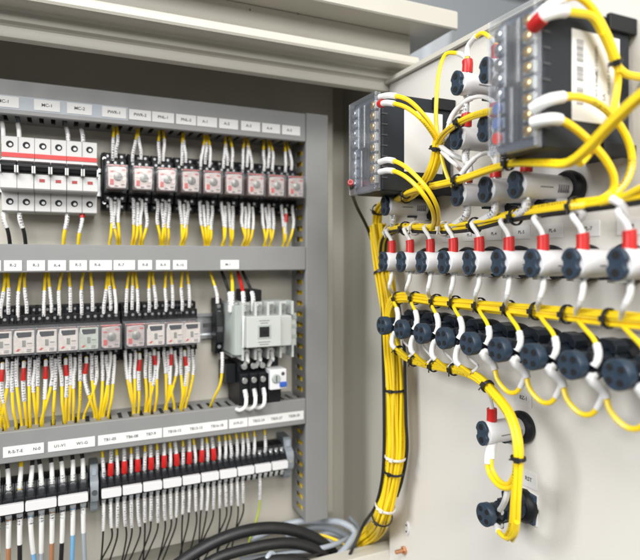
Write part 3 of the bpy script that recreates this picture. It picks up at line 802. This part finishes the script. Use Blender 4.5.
def switch():
    t = thing('switch_block', (0, 0, 0))
    MB().lathe([(0, .0150), (-.004, .0160), (-.008, .0160), (-.012, .0135), (-.014, .0120)], (0, 0, 0), (1, 0, 0), 32).build('collar', 'black', t)
    b = MB().lathe([(-.0575, .0090), (-.0490, .0090), (-.0480, .0078), (-.0440, .0078), (-.0430, .0094), (-.0300, .0094), (-.0290, .0082), (-.0270, .0082), (-.0260, .0104), (-.0100, .0110)], (0, 0, 0), (1, 0, 0), 28)
    b.box(-.0425, -.0310, -.0103, .0103, -.0040, .0040).box(-.0425, -.0310, -.0040, .0040, -.0108, .0108)
    b.build('body', 'slate_dark', t, .0006)
    MB().prism([(-.0100, .0060), (.0090, .0060), (.0105, .0130), (.0030, .0172), (-.0070, .0160), (-.0105, .0120)], 'x', -.029, -.0145).build('upper_flange', 'slate_dark', t, .0009)
    cap = MB().lathe([(-.0570, .0090), (-.0580, .0104), (-.0655, .0107), (-.0665, .0100)], (0, 0, 0), (1, 0, 0), 36).build('cap', 'slate', t)
    for sy in (.0042, -.0042):
        for sz in (.0044, -.0044):
            MB().cyl((-.0670, sy, sz), (-.0660, sy, sz), .0024, n=16).build('hole', 'hole', cap)
    for sz in (1, -1):
        MB().box(-.0575, -.0490, -.0125, -.0085, sz * .0062 - .0035, sz * .0062 + .0035).build('terminal', 'black', t, .0006)
        MB().cyl((-.0530, -.0130, sz * .0062), (-.0530, -.0120, sz * .0062), .0023, n=14).build('screw', 'steel', t)
    return t


LP, SWP = lamp(), switch()
DY = [.5581 - .03750 * k for k in range(10)]
ZR = {'A': .163, 'B': .1125, 'C': .0595, 'D': -.0040, 'E': -.0775}


def put(proto, y, z, label, cat, group, roll=0):
    o = copy_tree(proto); o.location = (XD, y, z); o.rotation_euler.x = R(roll + random.uniform(-4, 4))
    return tag(o, label, cat, group)


for k, y in enumerate(DY):
    put(LP, y, ZR['D'], 'white cylindrical lamp back with slate cap in the long middle row, %s from the hinge' % ORD[k], 'indicator lamp', 'indicator lamp backs in the long middle row')
    put(SWP, y, ZR['E'], 'slate blue round switch back with four holes in the long lower row, %s from hinge' % ORD[k], 'switch block', 'switch backs in the long lower row', random.choice((0, 5, -6)))
UP = [('A', .425, 'white lamp back with slate cap in the topmost row, nearer the hinge'), ('A', .3856, 'white lamp back with slate cap in the topmost row, behind the near meter'),
      ('B', .4265, 'white lamp back with slate cap right of the far meter, nearer the hinge'), ('B', .388, 'white lamp back with slate cap between the meters, behind the near meter cover'),
      ('C', .4250, 'white lamp back below the near bundle, left of three in its row'), ('C', .3870, 'white lamp back below the near bundle, middle of three in its row'),
      ('C', .3510, 'white lamp back under the near meter, with its slate collar in view'), ('C', .5535, 'white lamp back directly under the far meter')]
for r_, y, lab in UP: put(LP, y, ZR[r_], lab, 'indicator lamp', 'indicator lamp backs around the meters')
lowlamp = put(LP, .4065, -.160, 'single white lamp back with slate cap low on the door', 'indicator lamp', None)
lowlamp.scale = (.78, .97, .97)
lowsw = put(SWP, .403, -.2327, 'single slate switch back with four holes, lowest on the door', 'switch block', None)
MB().box(XD - .006, XD - .0002, .3895, .4165, -.2470, -.2184).build('seal_plate', 'slate', lowsw, .0010)
MB().box(XD - .0015, XD - .0001, .3880, .4172, -.2478, -.2176).build('gasket', 'paper', lowsw, .0004)
lowsw.scale = (.78, .97, .97)
drop(LP); drop(SWP)

# name plates glued on the door
def door_plate(y, z, w, h, txt):
    pl = MB().box(XD - .0007, XD - .0001, y - w / 2, y + w / 2, z - h / 2, z + h / 2).build('name_plate', 'paper', door, .0001, 1)
    if txt: lettering(txt, h * .34, (XD - .0008, y, z), ROT_DOOR, pl)


for k, y in enumerate(DY):
    door_plate(y + .001, .0245, .022, .013, 'PL-%d' % (k + 1))
    door_plate(y + .001, -.0500, .022, .013, 'SW-%d' % (k + 1))
door_plate(at_x(524, 398, XD).y, at_x(524, 398, XD).z, .020, .0145, 'BZ-1')
door_plate(at_x(529, 479, XD).y, at_x(529, 479, XD).z, .020, .015, 'RST')

# ------------------------------------------------------------------ the two meters
def meter(y0, z0, label, printed, D):
    t = thing('panel_meter', (XD, y0 + .03, z0 + .05), label, 'panel meter', 'panel meters on the door')
    xb = XD - .0935; H = .1035
    hs = MB().box(xb, XD - .004, y0, y0 + D, z0, z0 + H).build('housing', 'housing', t, .0022, 3)
    b = MB()
    for i in range(8): b.box(xb - .0005, xb + .0065, y0 - .0006, y0 - .0001, z0 + .0135 + i * .0112, z0 + .0150 + i * .0112)
    b.build('slot', 'ink', hs)
    MB().box(XD - .030, XD - .0005, y0 - .0035, y0 + .0005, z0 + H - .011, z0 + H + .0015).build('mounting_bracket', 'black', t, .0008)
    MB().box(XD - .036, XD - .0005, y0 - .0030, y0 + .0005, z0 - .0015, z0 + .009).build('mounting_bracket', 'black', t, .0008)
    blk = MB().box(xb - .0025, xb - .0003, y0 + .002, y0 + D - .002, z0 + .003, z0 + H - .003).build('terminal_block', 'clear_block', t, .0008)
    for c, yy in enumerate((y0 + .0075, y0 + D - .0075)):
        for i in range(8):
            zz = z0 + .0125 + i * .0112
            cell = MB().box(xb - .0065, xb - .0022, yy - .0050, yy + .0050, zz - .0042, zz + .0042).build('clamp_cell', 'contactor' if c == 0 else 'greycable', t, .0006)
            MB().lathe([(0, .0040), (.0012, .0040), (.0018, .0032)], (xb - .0065, yy, zz), (-1, 0, 0), 18).build('screw', 'brass' if c == 0 else 'steel', t)
    for i in range(3):
        MB().box(xb - .0055, xb - .0022, y0 + D / 2 - .0105 + i * .0075, y0 + D / 2 - .0055 + i * .0075, z0 + .008, z0 + H - .008).build('rib', 'housing', t, .0008)
    if printed:
        for i, mm in enumerate(('pale_red', 'blue_dull', 'blue_dull')):
            zz = z0 + .0125 + i * .0112
            MB().cyl((xb - .0092, y0 + D - .0075, zz), (xb - .0067, y0 + D - .0075, zz), .0046, n=18).build('screw_cap', mm, t, .0006)
    # clear cover: five walls with two raised ribs
    cx0 = xb - .0090; y1 = y0 + D + .002; y0_ = y0 - .001
    b = MB(); b.box(cx0, cx0 + .0012, y0_, y1, z0 + .000, z0 + H)
    b.box(cx0 + .0013, xb - .0020, y0_, y0_ + .0010, z0, z0 + H).box(cx0 + .0013, xb - .0020, y1 - .0010, y1, z0, z0 + H)
    b.box(cx0 + .0013, xb - .0020, y0_ + .0011, y1 - .0011, z0, z0 + .0010).box(cx0 + .0013, xb - .0020, y0_ + .0011, y1 - .0011, z0 + H - .001, z0 + H)
    for i in range(4): b.box(cx0 - .0022, cx0 - .0002, y0 + D / 2 - .0105 + i * .0065, y0 + D / 2 - .0070 + i * .0065, z0 + (.006 if i % 2 else .048), z0 + (.046 if i % 2 else H - .010))
    b.build('terminal_cover', 'clear_blue', t, .0005)
    lb = MB().box(XD - .066, XD - .016, y0 - .0004, y0 - .00005, z0 + .022, z0 + .088).build('rating_label', 'paper', t, .0001, 1)
    if printed:
        b = MB(); zz = z0 + .034
        random.seed(5)
        while zz < z0 + .080:
            h = random.choice((.0005, .0008, .0012))
            if not (z0 + .047 < zz < z0 + .0495 or z0 + .0615 < zz < z0 + .064): b.box(XD - .0615, XD - .0545, y0 - .0007, y0 - .00045, zz, zz + h)
            zz += h + random.choice((.0006, .0009))
        b.build('printing', 'ink_soft', lb)
        for (xx, zc_, tx, sz) in ((-.041, .068, 'AC 110/220V', .0040), (-.041, .050, 'OUT 4-20mA', .0036), (-.033, .040, '0.5A', .0052), (-.028, .070, 'TYPE AV-96', .0036), (-.028, .052, 'CLASS 0.5', .0034)):
            r90 = ROT_FRONT @ Matrix.Rotation(R(90), 3, 'Z')
            lettering(tx, sz, (XD + xx, y0 - .0006, z0 + zc_), r90, lb, 'ink_soft')
    return t


meter(.511, .0705, 'dark grey panel meter with clear terminal cover near the door hinge', False, .056)
meter(.2935, .0772, 'large blurred dark grey panel meter with clear cover nearest the camera', True, .044)

# ------------------------------------------------------------------ harnesses
def harness(label, pts, rb, n, ties, name='wire_harness', group='yellow wire harnesses on the door', r=.0018, seed=1, flare=0., mats=('yellow', 'yellow', 'yellow_b', 'yellow_c', 'yellow_d')):
    rnd = random.Random(seed)
    p = spline(pts, .006); N = len(p)
    t = thing(name, p[0], label, 'wire harness', group)
    up = None; fr = []
    for k in range(N):
        d = (p[min(k + 1, N - 1)] - p[max(k - 1, 0)]).normalized()
        up = d.orthogonal().normalized() if up is None else (up - d * up.dot(d)).normalized()
        fr.append((up.copy(), d.cross(up), d))
    for i in range(n):
        rho = (rb - r) * math.sqrt((i + .55) / n); th = i * 2.39996; ph = rnd.random() * 6.3; ph2 = rnd.random() * 6.3; tw = rnd.uniform(-.5, .5)
        q = []
        for k in range(N):
            s = k / (N - 1)
            a = th + tw * s * 2 + .22 * math.sin(s * N * .14 + ph); rr = rho * (1 + .13 * math.sin(s * N * .19 + ph2)) * (1 + flare * max(0, s - .86) / .14)
            q.append(p[k] + (fr[k][0] * math.cos(a) + fr[k][1] * math.sin(a)) * rr)
        MB().tube(q, r * rnd.uniform(.93, 1.05), 7).build('wire', rnd.choice(mats), t)
    for s, m in ties:
        k = int(s * (N - 1)); u, v, d = fr[k]; rt = rb + .0007
        ring = [p[k] + (u * math.cos(a) + v * math.sin(a)) * rt for a in [2 * math.pi * i / 24 for i in range(24)]]
        e = MB()
        for off in (-.0009, 0, .0009): e.tube([q + d * off for q in ring], .0007, 6, closed=True)
        # the head of the tie, towards the open room
        w = (u * (-u.x - .7 * u.y) + v * (-v.x - .7 * v.y)).normalized()
        c = p[k] + w * (rt + .0006); sd = d.cross(w); bb = len(e.v)
        for a1 in (-1, 1):
            for a2 in (-1, 1):
                for a3 in (-1, 1): e.v.append(c + w * a1 * .0013 + sd * a2 * .0021 + d * a3 * .0021)
        for f in ((0, 1, 3, 2), (4, 6, 7, 5), (0, 4, 5, 1), (2, 3, 7, 6), (0, 2, 6, 4), (1, 5, 7, 3)): e.f.append([bb + i for i in f])
        e.tube([c, c + sd * .004 + w * .0005, c + sd * .0060 + w * .0008], .0007, 6)
        e.build('cable_tie', m, t)
    return t


def X(px, py, x): return at_x(px, py, x)


BK, WT = 'black2', 'tiewhite'
# main upright bundle beside the hinge
harness('thick upright bundle of yellow wires strapped with ties beside the door hinge',
        [X(377, 226, .372), X(380, 246, .372), X(384, 272, .372), X(389, 305, .372), X(392, 345, .372), X(394, 380, .372), X(395, 420, .372), X(395.5, 452, .372), X(390, 488, .370), X(383, 514, .366), at_y(374, 531, .664), at_y(362, 541, .695), at_y(352, 556, .73), at_y(346, 580, .75)],
        .0120, 38, [(.10, BK), (.205, BK), (.36, BK), (.50, WT), (.53, BK), (.622, WT), (.655, BK)], seed=3, r=.0017)
bl = wire('black_wire', [X(350.5, 182, .288), X(352, 192, .305), X(357, 207, .335), X(369, 232, .362), X(377, 262, .372), X(382, 300, .362), X(383, 345, .360), X(384, 400, .360), X(384, 450, .360), X(382, 480, .360), X(376, 505, .358), at_y(363, 526, .66), at_y(352, 550, .66), at_y(338, 580, .67)], 'black2',
          'thin black wire from far meter down the left of the upright bundle', None, .0021, [(0, .007, .0030, 'red', 'insulating_cap')])
wire('black_wire', [X(398, 300, .378), X(404, 345, .380), X(405, 380, .380), X(406, 420, .380), X(407, 450, .382), X(402, 480, .384), X(397, 496, .386)], 'black2', 'black wire running down the right of the upright bundle', None, .0020)
harness('yellow harness falling from the tie beside the far meter and curling left to the hinge', [X(438.5, 141, .338), X(437, 155, .340), X(431, 172, .342), X(421, 186, .345), X(406, 196, .350), X(391, 199, .356), X(381, 205, .364), X(377, 216, .370), X(377, 232, .372)], .0070, 14, [(.04, BK), (.46, BK), (.86, BK)], seed=5)
harness('yellow harness strung just above the long middle row of lamps', [X(383, 252, .366), X(385, 238, .358), X(392, 230, .354), X(412, 228.5, .352), X(440, 229, .352), X(475, 225.5, .352), X(510, 217.5, .352), X(545, 211, .352), X(575, 206.5, .352), X(605, 202, .352), X(645, 196, .352), X(690, 188, .352)],
        .0066, 12, [(.13, WT), (.22, BK), (.27, WT), (.40, WT), (.52, BK), (.64, BK), (.80, BK)], seed=7, mats=('yellow', 'yellow_c', 'black2', 'yellow_b', 'yellow_d'))
harness('straight yellow harness strung between the long rows of lamps and switches', [X(389, 330, .366), X(389, 312, .362), X(393, 301, .360), X(402, 297.5, .360), X(440, 301.5, .360), X(480, 305.5, .360), X(520, 309.5, .360), X(580, 315.5, .360), X(640, 321.5, .360), X(700, 327.5, .360)],
        .0064, 14, [(.15, BK), (.235, BK), (.33, BK), (.42, BK), (.515, BK), (.605, BK), (.685, BK), (.765, BK), (.85, BK)], seed=9)
harness('yellow harness below the switches that curves down to the lowest switch', [X(394, 335, .362), X(397, 347, .358), X(404, 356, .356), X(422, 363.5, .356), X(442, 367.5, .356), X(466, 372, .354), X(480, 379, .352), X(495, 395, .350), X(508, 412, .347), X(515, 430, .344), X(518, 450, .342), X(517.5, 475, .342), X(516, 500, .342), X(514, 528, .346), X(509, 538, .352)],
        .0050, 8, [(.10, BK), (.20, BK), (.30, BK), (.40, BK), (.56, BK), (.76, BK)], seed=11)
harness('yellow harness running right below the far meter and under the near meter', [X(392, 203, .352), X(402, 196, .340), X(416, 190, .332), X(435, 185.5, .326), X(462, 179, .322), X(491, 169, .322), X(515, 163, .322), X(545, 163.5, .322), X(568, 163.5, .322), X(585, 151, .322), X(606, 128, .322), X(640, 96, .322), X(670, 76, .322)],
        .0042, 7, [(.16, BK), (.32, BK), (.44, BK), (.62, BK)], seed=13)
harness('short yellow harness climbing from the tie toward the near meter', [X(438.5, 143, .336), X(444, 134, .332), X(455, 125, .330), X(470, 117, .330), X(491, 111, .330), X(512, 107, .332), X(530, 104, .340)], .0040, 6, [(.40, BK)], seed=15)

# ------------------------------------------------------------------ wires of the meters
G = 'wires at the meters'
PS = [(0, .026, .0031, *SLP)]
wire('meter_wire', [X(380, 97, .2965), X(391, 95.5, .298), X(408, 100, .306), X(422, 113, .318), X(432, 127, .328), X(437.5, 141, .338), X(436, 152, .340)], 'yellow', 'upper yellow wire with white sleeve arching from top of far meter', G, .0022, PS)
wire('meter_wire', [X(380, 104, .2965), X(389, 103, .296), X(405, 107, .303), X(419, 117, .312), X(430, 130, .325), X(436, 142, .337), X(434, 152, .340)], 'yellow_c', 'yellow wire with red cap and white sleeve arching from top of far meter', G, .0022, [(0, .007, .0040, 'red', 'insulating_cap'), (.006, .026, .0031, *SLP)])
wire('meter_wire', [X(380, 162, .2965), X(389, 160, .296), X(401, 164, .300), X(416, 176, .306), X(428, 190, .312), X(436, 204, .322), X(438.5, 216, .334), X(437, 228, .350)], 'yellow', 'upper of two yellow wires falling from bottom of far meter', G, .0022, PS)
wire('meter_wire', [X(380, 172, .2965), X(389, 170.5, .296), X(399, 173, .298), X(411, 181, .302), X(423, 194, .309), X(431, 207, .320), X(434, 218, .333), X(432, 229, .350)], 'yellow', 'lower of two yellow wires falling from bottom of far meter', G, .0022, PS)
def Yp(px, py, y=.283): return at_y(px, py, y)
wire('meter_wire', [Yp(533, 20, .2925), Yp(545, 9), Yp(560, 0), Yp(578, -3), Yp(592, 8), Yp(604, 28), Yp(613, 48), Yp(617, 62), Yp(618, 80, .286), Yp(613, 112, .288), Yp(606, 128, .29), Yp(592, 150, .29), Yp(580, 164, .285)], 'yellow', 'yellow wire with white sleeve arching highest over the near meter', G, .0026, [(0, .030, .0034, *SLP)])
wire('meter_wire', [Yp(533, 27, .2925), Yp(543, 17), Yp(558, 12), Yp(577, 13), Yp(592, 17), Yp(604, 36), Yp(611, 52), Yp(615, 63), Yp(624, 73), Yp(640, 77), Yp(668, 79)], 'yellow', 'yellow wire with red cap and long white sleeve over the near meter', G, .0030, [(0, .010, .0052, 'red', 'insulating_cap'), (.004, .033, .0042, *SLP)])
wire('meter_wire', [Yp(532, 109, .2925), Yp(546, 101), Yp(560, 97.5), Yp(577, 97), Yp(596, 103), Yp(615, 119), Yp(628, 141), Yp(632, 162), Yp(626, 182), Yp(612, 196, .287), Yp(592, 204, .292), Yp(570, 207, .30)], 'yellow_c', 'upper yellow wire looping from low on the near meter to the harness', G, .0028, [(0, .027, .0042, *SLP)])
wire('meter_wire', [Yp(532, 123, .2925), Yp(547, 119.5), Yp(560, 120), Yp(574, 128), Yp(592, 144), Yp(607, 162), Yp(614, 178), Yp(613, 190, .285), Yp(600, 200, .29), Yp(580, 206, .30)], 'yellow', 'lower yellow wire looping from low on the near meter to the harness', G, .0028, [(0, .022, .0042, *SLP)])
MB_tie = None
t = harness('pair of yellow wires strapped in front of the near meter label', [Yp(603, 33, .281), Yp(611, 50, .281), Yp(616, 62, .281), Yp(617.5, 72, .282)], .0034, 3, [(.75, BK)], seed=21, r=.0019)

# wires of the lamps
GL = 'lamp wires'
XM = XD - .052          # where a lamp's terminals sit
for k, y in enumerate(DY):
    top = Vector((XM, y, ZR['D'] + .0112))
    wire('lamp_wire', [Vector((.356, y + .010, .034)), Vector((XM - .004, y + .006, .0315)), top + Vector((0, .001, .013)), top + Vector((0, 0, -.002))], 'sleeve_plain',
         'short white wire with red cap on the middle row lamp, %s from the hinge' % ORD[k], 'red capped wires on the middle row of lamps', .0022, [(-.0135 + random.uniform(-.0015, .001), -.0005, .0046, 'red', 'insulating_cap')])
    bot = Vector((XM, y, ZR['D'] - .0112))
    wire('lamp_wire', [bot + Vector((0, 0, .002)), bot + Vector((-.002, -.002, -.008)), bot + Vector((-.003, random.uniform(-.001, .003), -.018)), Vector((.355, y + .012 + random.uniform(-.003, .003), -.0400)), Vector((.362, y + .017, -.046))], 'sleeve_plain',
         'white wire from the middle row lamp to the straight harness, %s from the hinge' % ORD[k], 'white wires below the middle row of lamps', .0021, [(.006, .018, .0024, *SLP)])
    # switch: hooked lead from the straight harness and a lead below
    s = Vector((XD - .0540, y - .0110, ZR['E'] + .0062))
    wire('switch_wire', [Vector((.357, y + .012, -.0475)), Vector((.353, y + .003, -.0520)), Vector((.350, y - .0080, -.0590)), Vector((.3485, y - .0125, -.0660)), Vector((.347, y - .0130, -.0725)), Vector((.3450, y - .0115, -.0770))], 'yellow',
         'yellow wire with white sleeve hooking onto the lower row switch, %s from hinge' % ORD[k], 'hooked wires on the lower row of switches', .0018, [(-.0165 if k > 3 else -.022, 0, .0029, *SLP)])
    s = Vector((XD - .0540, y - .0110, ZR['E'] - .0062))
    if k < 4:
        e = [X(407, 357.5, .352), X(425, 364, .352), X(446, 368, .350), X(470, 373, .348), X(497, 396, .346)][k]
        pts = [s, s + Vector((-.005, -.003, -.004)), s + Vector((-.008, -.006, -.014)), (s + Vector((-.008, -.006, -.014))).lerp(e, .55), e]
        wire('switch_wire', pts, 'yellow', 'white sleeved wire dropping from the lower row switch, %s from hinge' % ORD[k], 'wires below the lower row of switches', .0019, [(.0, .022, .0030, *SLP)])
        wire('switch_wire', [s + Vector((.012, -.001, -.002)), s + Vector((.009, -.002, -.010)), e + Vector((.006, -.004, .006)), e + Vector((.002, .001, 0))], 'sleeve_plain', 'thin white wire behind the sleeved one under lower row switch, %s from hinge' % ORD[k], 'thin wires below the lower row of switches', .0015)
    elif k < 9:
        y2 = y - .0375
        q = lambda dy, dz, xx: Vector((xx, y + dy, ZR['E'] + dz))
        wire('switch_wire', [s, s + Vector((-.005, -.001, -.002)), q(-.0165, -.018, .350), q(-.0205, -.0285, .350), q(-.027, -.0355, .351), q(-.034, -.0385, .352), q(-.041, -.0365, .353), q(-.0465, -.0285, .354), q(-.0505, -.014, .357)], 'yellow',
             'yellow loop hanging between neighbouring switches, starting at the %s from hinge' % ORD[k], 'yellow loops below the lower row of switches', .0021, [(0, .0235, .0033, *SLP), (-.019, 0, .0026, *SLP)])

# wires around the upper lamps
GU = 'wires at the upper lamps'


def capped(y, z, pts, label, m='sleeve_plain', extra=(), r=.0020, caplen=.0120):
    top = Vector((XM, y, z + .0108))
    wire('lamp_wire', pts + [top + Vector((0, 0, .012)), top], m, label, GU, r, [(-caplen, -.0005, .0050, 'red', 'insulating_cap'), *extra])


yA, yA2, yB, yB2, yC, yC2, yC3 = .425, .3856, .4265, .388, .425, .387, .351
capped(yA, ZR['A'], [X(438, 140, .338), X(436, 118, .338), X(437, 92, .340), X(440, 68, .344), X(446, 54, .348), X(455, 53, .352)], 'long yellow wire rising to red cap of the top lamp nearer the hinge', 'yellow', [(-.034, -.0145, .0026, *SLP)], .0021)
pA = Vector((XM, yA, ZR['A'] + .024))
capped(yA2, ZR['A'], [pA, X(468, 47, .350), X(476, 37, .350), X(483, 33, .350), X(488, 36, .352)], 'white arching wire with short yellow span joining the two top lamps', 'yellow', [(.002, .026, .0027, *SLP), (-.024, -.0145, .0027, *SLP)])
capped(yB, ZR['B'], [X(444, 140, .336), X(449, 128, .344), X(452, 118, .350), X(456, 113, .352)], 'white wire with red cap on the lamp right of the far meter', extra=[(.004, .02, .0027, *SLP)])
capped(yB2, ZR['B'], [X(447, 130, .340), X(452, 116, .342), X(462, 104, .345), X(474, 97.5, .348), X(484, 97, .350)], 'white arching wire with red cap between the meters', extra=[(.006, .04, .0026, *SLP)])
capped(yC, ZR['C'], [X(442, 152, .338), X(450, 160, .336), X(457, 166, .340), X(461, 170, .348)], 'white wire with red cap on left lamp below the near bundle')
capped(yC2, ZR['C'], [X(455, 185, .330), X(466, 168, .334), X(478, 156, .340), X(488, 153, .348)], 'white arching wire with red cap on middle lamp below the near bundle', extra=[(.004, .03, .0026, *SLP)])
capped(yC3, ZR['C'], [X(505, 163, .330), X(512, 158, .340), X(519, 156, .348)], 'short white wire with red cap on the lamp under the near meter')
capped(.5535, ZR['C'], [X(398, 199, .354), X(394, 198, .352)], 'short wire with red cap on the lamp under the far meter', caplen=.010)
wire('lamp_wire', [X(440, 150, .340), X(445, 170, .342), X(452, 186, .345), X(458, 191, .350)], 'yellow', 'thin yellow wire dropping past left lamp below the near bundle', GU, .0019)
wire('lamp_wire', [X(440, 146, .338), X(448, 152, .338), X(457, 157, .342), X(464, 160, .350)], 'sleeve_plain', 'white sleeved wire crossing below the tie beside the far meter', GU, .0027)
for i, (y, z, txt, e) in enumerate([(yC, ZR['C'], 'left lamp below the near bundle', X(450, 228, .352)), (yC2, ZR['C'], 'middle lamp below the near bundle', X(476, 224, .352)), (yC3, ZR['C'], 'lamp under the near meter', X(512, 217, .352)),
                                    (yB, ZR['B'], 'lamp right of the far meter', X(470, 176, .345)), (yB2, ZR['B'], 'lamp between the meters', X(497, 165, .345)), (yA, ZR['A'], 'top lamp nearer the hinge', X(462, 128, .350)), (.5535, ZR['C'], 'lamp under the far meter', X(389, 232, .360))]):
    bt = Vector((XM, y, z - .0110))
    wire('lamp_wire', [bt + Vector((0, 0, .002)), bt + Vector((-.001, 0, -.008)), bt.lerp(e, .5) + Vector((-.002, -.004, -.004)), e], 'sleeve_plain', 'thick white wire hanging below the %s' % txt, 'white wires below the upper lamps', .0034 if i in (0, 1, 2, 3, 4) else .0024, [(.004, .018, .0036 if i < 5 else .0027, *SL)])
for i, pts in enumerate([[X(612, 199, .345), X(620, 203, .345), X(625, 211, .350), X(627, 222, .354)], [X(575, 207, .345), X(583, 213, .350), X(577, 222, .354)]]):
    wire('lamp_wire', pts, 'sleeve_plain', ['white sleeve curling from harness to red cap at right edge', 'white sleeve curling from harness to the red cap next to the right edge'][i], GU, .0030)
wire('lamp_wire', [X(600, 203, .348), X(622, 197, .346), X(645, 186, .344), X(675, 176, .344)], 'yellow', 'yellow branch rising to the right edge from the upper harness', GU, .0024)

# wires of the two low devices
GB = 'wires at the low devices'
lz = -.160
wire('lamp_wire', [X(488, 388, .356), X(489, 395, .358), Vector((.361, .4065, lz + .022)), Vector((.361, .4065, lz + .0095))], 'sleeve_plain', 'white wire with red cap on the single low lamp', GB, .0022, [(-.0120, -.0005, .0046, 'red', 'insulating_cap')])
wire('lamp_wire', [Vector((.360, .4065, lz - .0092)), X(488, 456, .348), X(488, 470, .346), X(494, 481, .345), X(503, 488, .344), X(512, 487, .344), X(516, 478, .343)], 'yellow', 'white sleeved yellow wire looping below the single low lamp', GB, .0021, [(0, .024, .0033, *SLP)])
wire('lamp_wire', [Vector((.363, .4055, lz - .0092)), X(492, 456, .350), X(492, 468, .348), X(499, 480, .347), X(508, 484, .346), X(514, 474, .345)], 'yellow', 'second yellow wire looping inside the first below single low lamp', GB, .0019, [(0, .022, .0029, *SLP)])
wire('switch_wire', [X(508, 489, .347), X(506, 498, .347), X(502, 507, .354), X(498, 512, .3605)], 'sleeve_plain', 'white hooked wire above the lowest switch', GB, .0026)
wire('switch_wire', [X(496, 522, .360), X(499, 532, .350), X(506, 538, .349), X(513, 535, .347), X(517, 522, .343)], 'yellow', 'yellow wire with white sleeve looping under the lowest switch', GB, .0021, [(0, .017, .0030, *SLP)])
